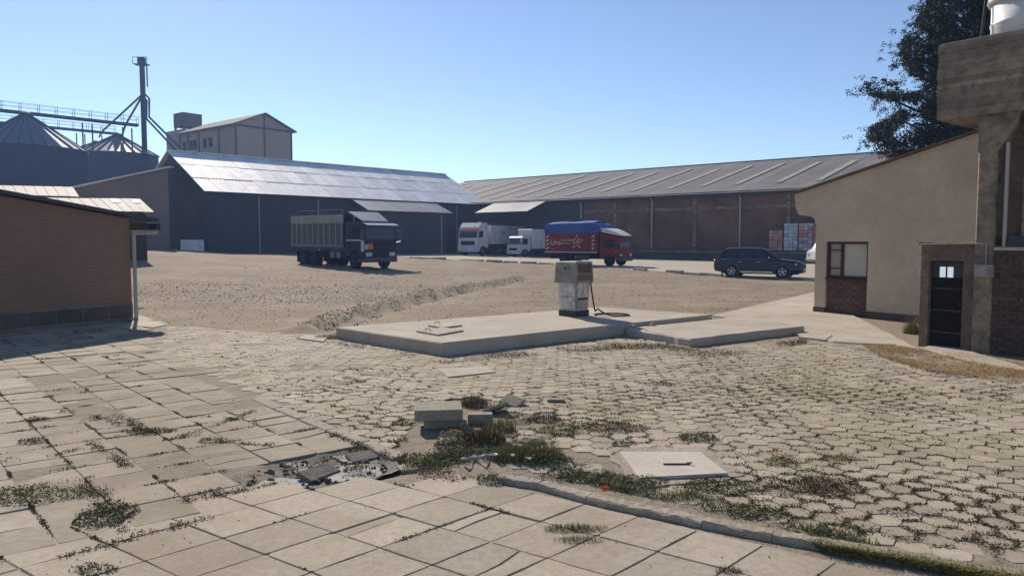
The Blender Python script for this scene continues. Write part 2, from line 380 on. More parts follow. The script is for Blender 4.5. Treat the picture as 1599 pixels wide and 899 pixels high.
# ------------------------------------------------------------------ paving zones
HEX = GP([(240, 546), (262, 508), (330, 513), (460, 522), (520, 520), (692, 557), (985, 527), (1100, 544), (1258, 528), (1300, 533), (1432, 541), (1530, 553), (1640, 585), (2000, 600), (2700, 1200), (1800, 925), (1599, 882), (1250, 828), (1000, 772), (900, 752), (790, 734), (640, 731), (620, 708), (405, 617)])
FORE = GP([(-900, 1150), (0, 868), (230, 806), (470, 752), (640, 746), (700, 740), (790, 757), (838, 766), (1000, 806), (1204, 847), (1599, 914), (2400, 1080), (2400, 1700), (-900, 1900)])
LEFT = GP([(243, 546), (405, 626), (604, 722), (560, 738), (470, 750), (230, 804), (0, 866), (-900, 1145), (-1400, 800), (-900, 560), (-300, 528), (0, 520), (212, 500)])
RUB = GP([(640, 640), (735, 620), (850, 640), (880, 690), (1000, 730), (1060, 760), (1000, 775), (900, 752), (790, 736), (650, 730), (628, 700)])
MH = GP([(960, 700), (1100, 701), (1145, 742), (995, 750)])
FSL = GP([(640, 652), (735, 640), (800, 650), (780, 680), (650, 690)])
def polyout(n, r, jit, seed, chip=0, rr=None):
    rnd_ = random.Random(seed); P = []
    for k in range(n):
        a = 2 * pi * k / n; q = r * (1 + rnd_.uniform(-jit, jit)); P.append((q * cos(a), q * sin(a)))
    return P
# hexagonal pavers ------------------------------------------------
HW, HH, hrot = .141, .1225, radians(-4)      # half point-to-point, half flat-to-flat
hexmesh = []
for k in range(8):
    r_ = random.Random(40 + k); P = []
    for i in range(6):
        a = radians(60 * i); q = .1388 * (1 + r_.uniform(-.03, .012))
        P.append((q * cos(a), q * sin(a)))
        a2 = radians(60 * i + 30); q2 = .1193 * (1 + r_.uniform(-.03, .03)); P.append((q2 * cos(a2), q2 * sin(a2)))
    m_ = MB(); m_.prism(P, -.05, 0, top=.0035); hexmesh.append(m_)
hexes = []; cr, sr = cos(hrot), sin(hrot)
for i in range(-90, 150):
    for j in range(-10, 125):
        lx = i * HW * 1.5; ly = j * HH * 2 + (HH if i % 2 else 0)
        x = lx * cr - ly * sr; y = lx * sr + ly * cr
        if not inpoly(x, y, HEX) or inpoly(x, y, MH): continue
        if y < 1.2 or abs(x) > y * .82 + 1.5: continue
        if inpoly(x, y, RUB) and noise.noise(Vector((x * 1.3, y * 1.3, 2))) > -.02: continue
        if inpoly(x, y, HOLE): continue
        hexes.append((x, y))
hexes.sort(key=lambda p: p[1] + .15 * abs(p[0]) + (8 if abs(p[0]) > p[1] * .71 else 0))
hp = thing('hexagonal_paving', None, None); tag(hp, kind='structure'); del_me = []
hme = []
for k, m_ in enumerate(hexmesh):
    me = bpy.data.meshes.new('paver'); me.from_pydata(m_.v, [], m_.f); me.materials.append(M_paver); hme.append(me)
hs_ = MB(); rg = random.Random(5)
def hexM(x, y):
    wob = .014 * noise.noise(Vector((x * 1.1, y * 1.1, 1))) + .022 * noise.noise(Vector((x * .3, y * .3, 7)))
    near = max(0, 1 - abs(y - 7) / 5)
    return TR(x + rg.uniform(-.006, .006), y + rg.uniform(-.006, .006), wob * .5 + rg.uniform(-.003, .003), hrot + rg.choice((0, pi / 3, 2 * pi / 3, pi)) + rg.uniform(-.03, .03), rg.gauss(0, .009), rg.gauss(0, .009))
for n, (x, y) in enumerate(hexes):
    M = hexM(x, y)
    if n < 298: inst('paver', hme[n % 8], hp, M)
    else:
        hs_.cr = rg.random(); m_ = hexmesh[n % 8]; hs_.raw(m_.v, m_.f, M)
mk('far_pavers', hs_, M_paver, hp, kind='stuff', attr=True)
# square slabs ----------------------------------------------------
def slab_meshes(r, c, matl, n=7, seed=1, th=.045):
    out = []
    for k in range(n):
        q = random.Random(seed + k); g = .004
        r1, c1 = r * (.5 - g / r.length), c * (.5 - g / c.length)
        P = []
        cs = [(-1, -1), (1, -1), (1, 1), (-1, 1)]
        for i, (a, b) in enumerate(cs):
            p = r1 * a + c1 * b; nxt = r1 * cs[(i + 1) % 4][0] + c1 * cs[(i + 1) % 4][1]; prv = r1 * cs[i - 1][0] + c1 * cs[i - 1][1]
            ch = q.choice((0.006, .01, .02, .035 if k % 2 else .01))
            P.append(p + (prv - p).normalized() * ch); P.append(p + (nxt - p).normalized() * ch * q.uniform(.6, 1.4))
            mdp = (p + nxt) * .5 + (p + nxt).normalized() * q.uniform(-.008, .004); P.append(mdp)
        P = [(v.x, v.y) for v in P]
        area = sum(P[i][0] * P[(i + 1) % len(P)][1] - P[(i + 1) % len(P)][0] * P[i][1] for i in range(len(P)))
        if area < 0: P.reverse()
        m_ = MB(); m_.prism(P, -th, 0, top=.004)
        me = bpy.data.meshes.new('paving_slab'); me.from_pydata(m_.v, [], m_.f); me.materials.append(matl); out.append(me)
    return out
def split_meshes(r, c, matl, seed):
    """two or three pieces of a cracked slab"""
    q = random.Random(seed); g = .009; r1, c1 = r * (.5 - g / r.length), c * (.5 - g / c.length)
    a = q.uniform(-.5, .5); b = a + q.uniform(-.5, .5); b = max(-.7, min(.7, b)); w = .03
    mid = q.uniform(-.1, .1)
    Pa = [(-1, -1), (a - w, -1), ((a + b) / 2 + mid - w, 0), (b - w, 1), (-1, 1)]
    Pb = [(a + w, -1), (1, -1), (1, 1), (b + w, 1), ((a + b) / 2 + mid + w, 0)]
    out = []
    for P in (Pa, Pb):
        P = [tuple((r1 * u + c1 * v)[:2]) for u, v in P]
        area = sum(P[i][0] * P[(i + 1) % len(P)][1] - P[(i + 1) % len(P)][0] * P[i][1] for i in range(len(P)))
        if area < 0: P.reverse()
        m_ = MB(); m_.prism(P, -.045, 0, top=.005)
        me = bpy.data.meshes.new('slab_piece'); me.from_pydata(m_.v, [], m_.f); me.materials.append(matl); out.append(me)
    return out
joint_pts = []
def lay(nm, poly, org, r, c, matl, lim, seed, pcrack, tilt, zoff):
    r, c = Vector((*r, 0)), Vector((*c, 0)); org = Vector((org[0], org[1], 0))
    mm = slab_meshes(r, c, matl, 7, seed); cm = [split_meshes(r, c, matl, seed + 50 + k) for k in range(6)]
    root = thing(nm, None, None); tag(root, kind='structure'); q = random.Random(seed); L = []
    for i in range(-60, 60):
        for j in range(-60, 60):
            p = org + r * (i + .5) + c * (j + .5)
            if p.y < 2.2 or abs(p.x) > p.y * .74 + .9: continue
            if not inpoly(p.x, p.y, poly) or inpoly(p.x, p.y, HOLE): continue
            L.append(p)
    L.sort(key=lambda p: p.y)
    for k, p in enumerate(L[:lim]):
        zk = .4 if seed == 11 else 1
        z = zoff + zk * (.012 * noise.noise(Vector((p.x * .8, p.y * .8, seed))) + q.uniform(-.005, .005))
        M = TR(p.x, p.y, z, q.uniform(-.008, .008), q.gauss(0, tilt), q.gauss(0, tilt))
        if q.random() < pcrack:
            for me in q.choice(cm): inst('slab_piece', me, root, M @ TR(0, 0, q.uniform(-.008, .004), 0, q.gauss(0, tilt), q.gauss(0, tilt)))
        else: inst('paving_slab', mm[k % 7], root, M)
        ac, ar = math.atan2(c.y, c.x), math.atan2(r.y, r.x)
        joint_pts.append((p - r * .5 + c * q.uniform(-.5, .5), nm, ac)); joint_pts.append((p - c * .5 + r * q.uniform(-.5, .5), nm, ar))
        joint_pts.append((p - r * .5 - c * .5, nm, q.choice((ac, ar))))
    return len(L)
nf = lay('foreground_pavement', FORE, G(765.9, 793.7), (.403, -.279), (.385, .388), M_slab, 290, 11, .12, .0035, .002)
nl = lay('worn_pavement', LEFT, G(134.9, 749.7), (.335, -.371), (.392, .31), M_slab_old, 290, 23, .22, .010, -.001)
print('hex', len(hexes), 'fore', nf, 'left', nl)
# kerb ------------------------------------------------------------
KL = [G(a, b) for a, b in [(775, 752), (838, 763), (914, 784), (1001, 803), (1095, 823), (1205, 844), (1330, 866), (1460, 888), (1640, 918)]]
kr = thing('kerb', None, None); tag(kr, kind='structure')
for i in range(len(KL) - 1):
    a, b = KL[i], KL[i + 1]; d = b - a; M = frame(a, d); L_ = d.length; q = random.Random(i)
    n = 8; rings = []
    for k in range(n + 1):
        x = .002 + (L_ - .004) * k / n
        j = lambda s: q.uniform(-s, s) * 1.7
        rings.append([(x, 0 + j(.004), -.05), (x, .135 + j(.006), -.05), (x, .13 + j(.005), .038 + j(.004)), (x, .118 + j(.005), .048 + j(.003)), (x, .016 + j(.005), .046 + j(.003)), (x, .003 + j(.004), .034 + j(.004))])
    m_ = MB(); m_.loft(rings, M); mk('kerb_stone', m_, M_kerb, kr)
ks = GP([(408, 619), (630, 708), (618, 722), (396, 628)])
m_ = MB(); a, b = G(402, 622), G(626, 714); d = b - a; nk = 5
for i in range(nk):
    m_ = MB(); p = a + d * (i / nk); M = frame(p, d) @ TR(0, 0, random.uniform(-.008, .008), 0, random.gauss(0, .01), random.gauss(0, .008))
    m_.bbox(.01, d.length / nk - .01, -.09, .09, -.06, .012, .012, M); mk('kerb_stone', m_, M_kerb, kr)
# ------------------------------------------------------------------ concrete slabs
def rough_prism(mb, P, z0, z1, seg=.35, jit=.012, ch=.02, seed=1):
    q = random.Random(seed); out = []
    for i in range(len(P)):
        a, b = Vector(P[i]), Vector(P[(i + 1) % len(P)]); n = max(1, int((b - a).length / seg)); nn = Vector((-(b - a).y, (b - a).x)).normalized()
        for k in range(n):
            p = a + (b - a) * (k / n)
            if k: p += nn * q.uniform(-jit, jit)
            out.append((p.x, p.y))
    area = sum(out[i][0] * out[(i + 1) % len(out)][1] - out[(i + 1) % len(out)][0] * out[i][1] for i in range(len(out)))
    if area < 0: out.reverse()
    mb.prism(out, z0, z1, top=ch); return out
pl = thing('fuel_island', 'long raised pale concrete island carrying the old fuel pump', 'concrete platform')
P1 = [tuple(G(525, 511, .25)[:2]), tuple(G(690, 535, .25)[:2]), tuple(G(1112, 491, .25)[:2]), tuple(G(938, 479, .25)[:2])]
m_ = MB(); rough_prism(m_, P1, -.1, .25, jit=.008); mk('platform', m_, M_conc, pl)
P2 = [tuple(G(978, 512, .16)[:2]), tuple(G(1078, 529, .16)[:2]), tuple(G(1256, 509, .16)[:2]), tuple(G(1165, 493, .16)[:2])]
m_ = MB(); rough_prism(m_, P2, -.1, .16, seg=.18, jit=.03, ch=.03, seed=4)
mk('lower_concrete_step', m_, M_conc, label='lower broken edged concrete step beside the right end of the pump island', cat='concrete platform')
P3 = GP([(1112, 492), (1190, 474), (1272, 456), (1290, 470), (1436, 545), (1400, 538), (1345, 536), (1300, 533), (1255, 524), (1170, 500)], .03)
m_ = MB(); rough_prism(m_, P3, -.1, .035, seg=.4, jit=.02, seed=6); mk('concrete_apron', m_, M_conc, kind='structure')
P4 = GP([(1436, 543), (1470, 535), (1640, 585), (1560, 572), (1500, 560)], .02)
m_ = MB(); rough_prism(m_, P4, -.1, .03, seg=.4, jit=.02, seed=8); mk('concrete_doorstep', m_, M_conc, label='pale concrete doorstep strip under the dark metal door', cat='doorstep')
P5 = GP([(206, 489), (264, 506), (240, 512), (205, 508)], .0)
m_ = MB(); rough_prism(m_, P5, -.1, .012, seg=.4, jit=.01, seed=9); mk('concrete_path', m_, M_conc, kind='structure')
def loose(name, pts, z0, z1, label, cat, m=M_conc, seed=1, seg=.2, jit=.008, ch=.008):
    mm = MB(); rough_prism(mm, [tuple(G(a, b, z1)[:2]) for a, b in pts], z0, z1, seg=seg, jit=jit, ch=ch, seed=seed)
    return mk(name, mm, m, label=label, cat=cat)
loose('concrete_cover', [(1247, 525), (1262, 519), (1300, 523), (1290, 530)], -.02, .05, 'small thin concrete cover lying beside the end of the broken step', 'cover', seed=3)
loose('concrete_cover', [(463, 527), (478, 522), (512, 525), (505, 533)], -.02, .03, 'pale flat concrete piece by the grass at the left tip of the island', 'cover', seed=5)
loose('concrete_patch', [(683, 575), (760, 572), (775, 580), (700, 588)], -.02, .022, 'smooth grey concrete patch among pavers in front of the island', 'concrete patch', seed=6)
# hatch covers on island
for nm, pts, lb, hx in (('hatch_cover', [(650, 517), (692, 511.5), (724, 516), (684, 523)], 'nearer flat metal hatch cover with lifting rings on the pump island', (668, 517)),
                        ('hatch_cover', [(668, 508), (702, 503.5), (722, 508), (690, 512)], 'farther flat metal hatch cover with upright ring on the pump island', (683, 506))):
    P = [tuple(G(a, b, .27)[:2]) for a, b in pts]; h = thing(nm, lb, 'hatch', (0, 0, 0))
    mm = MB(); rough_prism(mm, P, .255, .285, seg=1, jit=0, ch=.004); mk('lid', mm, M_conc, h)
    c = G(*hx, .285); mm = MB(); mm.tube([(c.x - .06, c.y, .284), (c.x - .05, c.y, .33), (c.x, c.y, .345), (c.x + .05, c.y, .33), (c.x + .06, c.y, .284)], .008)
    mk('handle', mm, M_rust, h)
# manhole cover
mh = thing('manhole_cover', 'large pale square concrete manhole cover with a slotted steel handle', 'manhole cover')
mm = MB(); rough_prism(mm, [tuple(G(a, b, .035)[:2]) for a, b in [(968, 704), (1094, 704.5), (1137, 738), (1000, 745)]], -.03, .035, seg=.3, jit=.004, ch=.006)
M_cover = mat('cover_concrete', (.56, .50, .43), .9, var=(.5, .44, .37), vs=2, var2=(.42, .37, .31), vs2=15, bump=.003, bs=50)
mk('cover', mm, M_cover, mh)
mm = MB(); a, b = G(1036, 724, .042), G(1076, 724, .042); mm.tube([a, b], .009); mm.tube([b, b + Vector((0, .03, .0))], .012); mm.tube([b + Vector((-.02, .03, 0)), b + Vector((.02, -.02, .02))], .008); mk('handle', mm, M_rust, mh)
mm = MB(); rough_prism(mm, [tuple(G(a, b, .0)[:2]) for a, b in [(940, 697), (1104, 698), (1165, 742), (1130, 752), (1010, 760), (985, 752)]], -.06, .006, seg=.15, jit=.03, ch=.008, seed=31)
mk('collar', mm, M_kerb, mh)
# ------------------------------------------------------------------ rubble
def block(name, px, py, w, d, h, rz, label, z=0, rx=0, ry=0, b=.012, m=None, cat='concrete block'):
    p = G(px, py, z); mm = MB(); mm.bbox(-w / 2, w / 2, -d / 2, d / 2, 0, h, b)
    o = mk(name, mm, m or M_block, label=label, cat=cat); o.location = p; o.rotation_euler = (rx, ry, rz); return o
bx = G(668, 672); bc = (bx.x + .10, bx.y + .24)
def blockw(name, x, y, z, w, d, h, rz, label, rx=0, ry=0, b=.012, m=None, cat='concrete block'):
    mm = MB(); mm.bbox(-w / 2, w / 2, -d / 2, d / 2, 0, h, b); o = mk(name, mm, m or M_block, label=label, cat=cat)
    o.location = (x, y, z); o.rotation_euler = (rx, ry, rz); return o
blockw('concrete_block', bc[0] + .03, bc[1] + .05, -.02, .42, .36, .13, radians(10), 'lower darker block hidden under the square concrete block', b=.02)
blockw('concrete_block', bc[0], bc[1], .11, .56, .44, .13, radians(7), 'large square cut concrete block resting on top of another', rx=radians(1.5), b=.01)
block('concrete_block', 750, 660, .30, .16, .12, radians(3), 'short squat concrete block just right of the square block')
block('concrete_block', 716, 665, .16, .14, .07, radians(-30), 'small pale stone wedged between the square and the squat block')
block('broken_slab', 772, 640, .34, .26, .045, radians(20), 'thin broken slab tilted up behind the squat block', z=.03, rx=radians(-24), ry=radians(-14), cat='slab piece')
block('broken_slab', 800, 629, .30, .22, .05, radians(-35), 'thin broken slab leaning at the back of the rubble', z=.02, rx=radians(22), ry=radians(10), cat='slab piece')
block('broken_slab', 868, 626, .24, .13, .035, radians(-5), 'small brown broken slab set upright in the pavers right of the rubble', z=0, cat='slab piece')
block('broken_slab', 1005, 754, .30, .15, .03, radians(-25), 'dark chipped slab piece in front of the manhole cover', z=-.01, rx=radians(8), ry=radians(4), cat='slab piece')
def stone(name, p, r, label, seed, m=None, flat=.5, n=10):
    q = random.Random(seed); mm = MB(); rings = []
    for k, (rr, hh) in enumerate(((.6, 0), (1, .25), (.95, .6), (.5, 1))):
        rings.append([(r * rr * cos(2 * pi * i / n) * q.uniform(.8, 1.15), r * .75 * rr * sin(2 * pi * i / n) * q.uniform(.8, 1.15), r * flat * hh * q.uniform(.85, 1.1)) for i in range(n)])
    mm.loft(rings); o = mk(name, mm, m or M_block, label=label, cat='stone'); o.location = p; o.rotation_euler[2] = seed; return o
stone('stone', G(1018, 508, .16), .10, 'grey stone sitting on the broken concrete step', 2)
stone('stone', G(830, 690), .16, 'flat stone among tall weeds right of the yellow flowers', 3, flat=.35)
stone('stone', G(700, 690), .13, 'pale flat stone in front of the square block', 4, flat=.3)
stone('stone', G(930, 735), .17, 'pale rounded paver fragment in the weeds left of the manhole cover', 8, flat=.25, m=M_paver)
# ------------------------------------------------------------------ wet hole with muddy water
M_water = mat('muddy_water', (.44, .43, .40), .9, spec=.05, var=(.27, .255, .225), vs=7, bump=.004, bs=14)
M_mud = mat('wet_mud', (.17, .145, .115), .85, var=(.22, .20, .17), vs=5, var2=(.11, .095, .08), vs2=10, bump=.02, bs=18)
c0 = G(500, 738); mm = MB(); P = [Vector((*p, -.045)) for p in HOLE]; n = 64; rings = []
def holept(t):
    t *= len(P); i = int(t) % len(P); f = t - int(t); return P[i].lerp(P[(i + 1) % len(P)], f)
for s_, zz in ((1.06, -.012), (.92, -.034), (.7, -.042), (.4, -.046), (.05, -.046)):
    rings.append([tuple(Vector((c0.x, c0.y, 0)).lerp(Vector((holept(k / n).x, holept(k / n).y, 0)), s_) + Vector((0, 0, zz + .012 * noise.noise(Vector((k * .6, s_ * 5, 3)))))) for k in range(n)])
mm.loft(rings, caps=False); mk('muddy_hollow', mm, M_mud, kind='structure', smoothf=True)
def pool(pts, z, seed):
    mm = MB(); Q = [tuple(G(a, b, z)[:2]) for a, b in pts]; rough_prism(mm, Q, z - .02, z, seg=.07, jit=.02, ch=.003, seed=seed); return mk('puddle', mm, M_water, kind='structure')
pool([(505, 742), (520, 727), (575, 724), (604, 733), (590, 744), (560, 752), (520, 752)], -.026, 1)
pool([(405, 752), (440, 744), (478, 748), (480, 760), (430, 764), (402, 762)], -.026, 2)
pool([(448, 722), (475, 718), (482, 730), (470, 740), (455, 735)], -.026, 3)
pool([(515, 712), (560, 707), (575, 716), (545, 722)], -.026, 4)
block('broken_slab', 497, 742, .20, .40, .05, radians(-30), 'upended wet slab fragment standing in the puddle', z=-.03, ry=radians(18), cat='slab piece', m=M_mud)
block('broken_slab', 565, 716, .30, .20, .04, radians(35), 'wet broken slab at the far edge of the puddle', z=-.04, rx=radians(12), cat='slab piece', m=M_mud)
q = random.Random(3); mm = MB()
for k in range(110):
    a = q.uniform(0, 1); s_ = sqrt(q.random()) * 1.0; h_ = holept(a); x, y = c0.x + (h_.x - c0.x) * s_, c0.y + (h_.y - c0.y) * s_
    r = q.uniform(.008, .03); mm.cr = q.random()
    mm.bbox(-r, r, -r * .7, r * .7, -r * .4, r * .5, r * .3, TR(x, y, -.035 + r * .4, q.random() * 6, q.random(), q.random()))
mk('wet_rubble', mm, M_mud, kind='stuff', label='small wet rubble lying in the muddy hollow', cat='rubble')
# ------------------------------------------------------------------ weeds
def clump(px, py, w, d, h, kind, label, name='weed_clump', seed=1, dens=1.0, flowers=0, group=None, mat2=None, cat='weed'):
    random.seed(seed * 31 + 5); p = G(px, py); mm = MB(); n = int(420 * dens * max(.15, w * d * 5))
    n = min(n, 2600)
    for k in range(n):
        a, s_ = random.random() * 6.28, sqrt(random.random()); r_ = 1 + .35 * noise.noise(Vector((cos(a) * 1.7, sin(a) * 1.7, seed * 3.3)))
        x, y = cos(a) * s_ * w / 2 * r_, sin(a) * s_ * d / 2 * r_; hh = h * (1 - .65 * s_ * s_) * random.uniform(.45, 1.1)
        mm.cr = random.random()
        if kind == 'leaf': mm.leaf((x, y, hh * random.uniform(.2, 1)), random.uniform(.007, .016) * (1 + h))
        elif kind == 'flat': mm.leaf((x, y, hh * random.uniform(.1, 1) + .004), random.uniform(.006, .015))
        else: mm.blade((x, y, -.03), hh + .03, random.uniform(.0015, .0035), random.random() * 6.28, hh * random.uniform(.15, .8))
    fm = {'leaf': M_dgreen, 'flat': M_dry, 'blade': M_green}[kind]
    root = thing(name, label, cat, p, 0, group) if flowers else None
    o = mk('foliage' if flowers else name, mm, mat2 or fm, root, None if flowers else label, None if flowers else cat, None if flowers else group, attr=True)
    if not flowers: o.location = p
    if flowers:
        fl = MB()
        for k in range(flowers):
            a, s_ = random.random() * 6.28, sqrt(random.random()) * .9; x, y = cos(a) * s_ * w / 2, sin(a) * s_ * d / 2; z = h * (1 - .5 * s_ * s_) + .01
            for q_ in range(5): fl.leaf((x, y, z), .016)
        mk('flowers', fl, M_yellow, root)
    return root or o
clump(705, 697, .42, .3, .17, 'leaf', 'bushy weed with yellow orange flowers in front of the square block', flowers=26, seed=1, dens=2)
clump(752, 690, .55, .35, .26, 'blade', 'tall brownish green grass tuft right of the yellow flowers', seed=2, dens=2.2, mat2=M_dry)
clump(782, 672, .4, .3, .22, 'blade', 'olive grass tuft behind the tall brown tuft', seed=3, dens=1.6)
clump(807, 656, .34, .25, .13, 'leaf', 'round grey green bush right of the tilted slabs', seed=4, dens=2)
clump(740, 632, .45, .4, .2, 'blade', 'olive dry tuft growing behind the squat block', seed=5, dens=1.6, mat2=M_dry)
clump(775, 640, .3, .2, .12, 'leaf', 'dark green weed between the tilted slabs', seed=6, dens=1.6)
clump(822, 714, .75, .4, .24, 'blade', 'dense green grass tuft by the shiny plastic strip', seed=7, dens=2.4)
clump(845, 722, .5, .3, .14, 'leaf', 'low dark weeds at the right foot of the green tuft', seed=8, dens=2)
clump(768, 752, .27, .2, .11, 'leaf', 'small round dark green bush at the head of the kerb', seed=9, dens=3)
clump(655, 727, .35, .3, .14, 'leaf', 'green weed right of the muddy puddle', seed=10, dens=1.8, mat2=M_green)
clump(680, 740, .4, .25, .08, 'flat', 'brown creeping weed left of the round bush', seed=11, dens=2)
clump(560, 733, .3, .18, .06, 'leaf', 'bright green plant growing in the puddle', seed=12, dens=2, mat2=M_green)
clump(35, 775, 1.0, .38, .10, 'leaf', 'wide green leafy patch at the left edge of the photo', seed=13, dens=1.6, mat2=M_green)
clump(165, 806, .45, .5, .09, 'leaf', 'dark green patch at the corner of a raised slab', seed=14, dens=2)
clump(50, 690, .35, .2, .06, 'leaf', 'green weed on the worn slabs at the left', seed=15, dens=1.5)
clump(150, 890, .3, .15, .06, 'leaf', 'small dark weed at the bottom left of the pavement', seed=16, dens=1.8)
clump(895, 826, .52, .17, .055, 'blade', 'olive grass mat lying across a slab joint', seed=17, dens=4, name='grass_mat')
clump(905, 843, .4, .14, .04, 'blade', 'thin grass tail on the slab joint below the grass mat', seed=47, dens=4, name='grass_mat')
clump(1090, 686, .5, .3, .09, 'leaf', 'low grey green weed behind the manhole cover', seed=18, dens=2)
clump(972, 693, .3, .12, .05, 'leaf', 'thin green weed left behind the manhole cover', seed=19, dens=2)
clump(1120, 762, .8, .35, .08, 'leaf', 'spreading dark green weeds right of the manhole cover', seed=20, dens=1.8)
clump(1222, 722, .3, .3, .1, 'leaf', 'weed with tiny yellow flowers on the hexagonal paving', flowers=5, seed=21, dens=1.8, mat2=M_green)
clump(1312, 716, .4, .25, .06, 'blade', 'yellowish green grass patch among the hexagonal pavers', seed=22, dens=2.5)
clump(1255, 760, .7, .4, .06, 'flat', 'brown weed patch between manhole and flowering weed', seed=23, dens=2)
clump(1180, 800, .5, .25, .07, 'leaf', 'dark weeds along the back of the kerb', seed=24, dens=2)
clump(1310, 828, .45, .15, .09, 'leaf', 'green leafy weed behind the kerb at the right', seed=25, dens=2, flowers=3)
clump(1060, 776, .4, .16, .08, 'blade', 'bright green grass growing against the kerb', seed=26, dens=2.5)
clump(1140, 892, .22, .1, .05, 'blade', 'small dry tuft in a slab corner at the bottom of the photo', seed=27, dens=3, mat2=M_dry)
clump(952, 668, .9, .5, .07, 'flat', 'brown weeds spreading over the pavers above the manhole', seed=28, dens=1.6)
clump(905, 745, .7, .2, .06, 'leaf', 'low green weeds along the top of the kerb', seed=29, dens=2)
clump(1000, 752, .5, .2, .08, 'leaf', 'green weeds in the gap below the manhole cover', seed=30, dens=2)
clump(522, 528, .9, .35, .16, 'blade', 'yellow green grass at the left tip of the pump island', seed=31, dens=1.6, mat2=M_straw)
clump(1424, 520, .35, .35, .5, 'blade', 'tall grey green weed beside the brick door surround', seed=32, dens=2.5)
clump(330, 688, .3, .2, .05, 'leaf', 'weed on the corner of a sunken slab', seed=33, dens=1.6)
clump(235, 674, .6, .25, .05, 'flat', 'brown weeds running along a wide joint of the worn slabs', seed=34, dens=2)
clump(60, 655, .3, .15, .05, 'flat', 'brown tuft on the worn slabs by the left edge', seed=35, dens=2)
clump(628, 662, .3, .22, .08, 'leaf', 'yellow green low weed at the left side of the square block', seed=51, dens=2, mat2=M_green)
clump(872, 674, .45, .32, .15, 'leaf', 'olive bush between the rubble and the manhole cover', seed=52, dens=2, mat2=M_green)
clump(850, 655, .5, .3, .1, 'blade', 'brown dry grass behind the olive bush', seed=53, dens=1.6, mat2=M_dry)
clump(700, 714, .5, .25, .12, 'leaf', 'dark shaded weed mass in front of the yellow flowers', seed=54, dens=2)
clump(640, 716, .28, .2, .1, 'leaf', 'small grey green weed right behind the muddy hollow', seed=55, dens=2)
clump(1295, 760, .5, .5, .07, 'flat', 'wide brown weed mat right of the flowering weed', seed=56, dens=1.8)
clump(1400, 800, .3, .14, .04, 'flat', 'brown tuft between pavers in the lower right', seed=57, dens=2)
clump(1030, 600, .5, .2, .04, 'flat', 'thin brown weeds in the joints right of the rubble', seed=58, dens=1.4)
# litter
random.seed(61); mm = MB(); k = 0
while k < 800:
    x, y_ = random.uniform(-9, 9), random.uniform(2.6, 14)
    if abs(x) > y_ * .75 or noise.noise(Vector((x * .8, y_ * .8, 70))) + .1 < random.random() * .5: continue
    k += 1; r = random.uniform(.002, .007) * (2.2 if random.random() < .05 else 1); mm.cr = random.random()
    mm.bbox(-r, r, -r * .8, r * .8, -r * .4, r * .5, r * .3, TR(x, y_, .004 + r * .4, random.random() * 6, random.random() * .5, 0))
mk('concrete_crumbs', mm, mat('concrete_crumb', (.30, .26, .20), .95, rnd=.5), kind='stuff', label='tiny concrete crumbs and grit lying on the paving', cat='grit', attr=True)
mm = MB(); p = G(945, 764, .04); mm.bbox(-.03, .03, -.02, .02, -.01, .02, .008, TR(*p, .4, .3)); mm.face([tuple(p + Vector(v)) for v in ((-.05, 0, .02), (0, -.03, .03), (.06, .01, .015), (.01, .03, .035))])
mk('litter', mm, mat('orange_wrapper', (.65, .16, .05), .6), label='crumpled orange wrapper lying behind the kerb', cat='litter')
mm = MB(); rings = []
for k in range(22):
    p = G(720 + 5.2 * k, 716 - 9 * sin(k / 21 * pi) * (.5 + k / 40), .05 + .03 * sin(k * 1.3)); rr = .022 + .012 * sin(k * 2.1)
    rings.append([tuple(p + Vector((.2 * rr * cos(a), rr * cos(a), .55 * rr * sin(a)))) for a in [2 * pi * i / 7 + .3 * k for i in range(7)]])
mm.loft(rings); mk('plastic_strip', mm, mat('shiny_plastic', (.75, .77, .8), .12, metal=.7), label='long crumpled shiny plastic strip lying in the weeds', cat='litter', smoothf=False)
# joint weeds (cannot be counted)
random.seed(99); dm, gmb = MB(), MB()
def tuft(mb, x, y, z, w, h, n, a0=None, thin=.18):
    if a0 is None: a0 = random.random() * 3.14
    for k in range(n):
        t = random.gauss(0, .42) * w; s_ = random.gauss(0, thin) * w; mb.cr = random.random()
        px_, py_ = x + t * cos(a0) - s_ * sin(a0), y + t * sin(a0) + s_ * cos(a0)
        if random.random() < .85: mb.leaf((px_, py_, z + random.uniform(.0, h)), random.uniform(.006, .015))
        else: mb.blade((px_, py_, z - .02), h * random.uniform(.6, 1.5) + .02, .003, random.random() * 6.28, h * random.uniform(.2, 1.2))
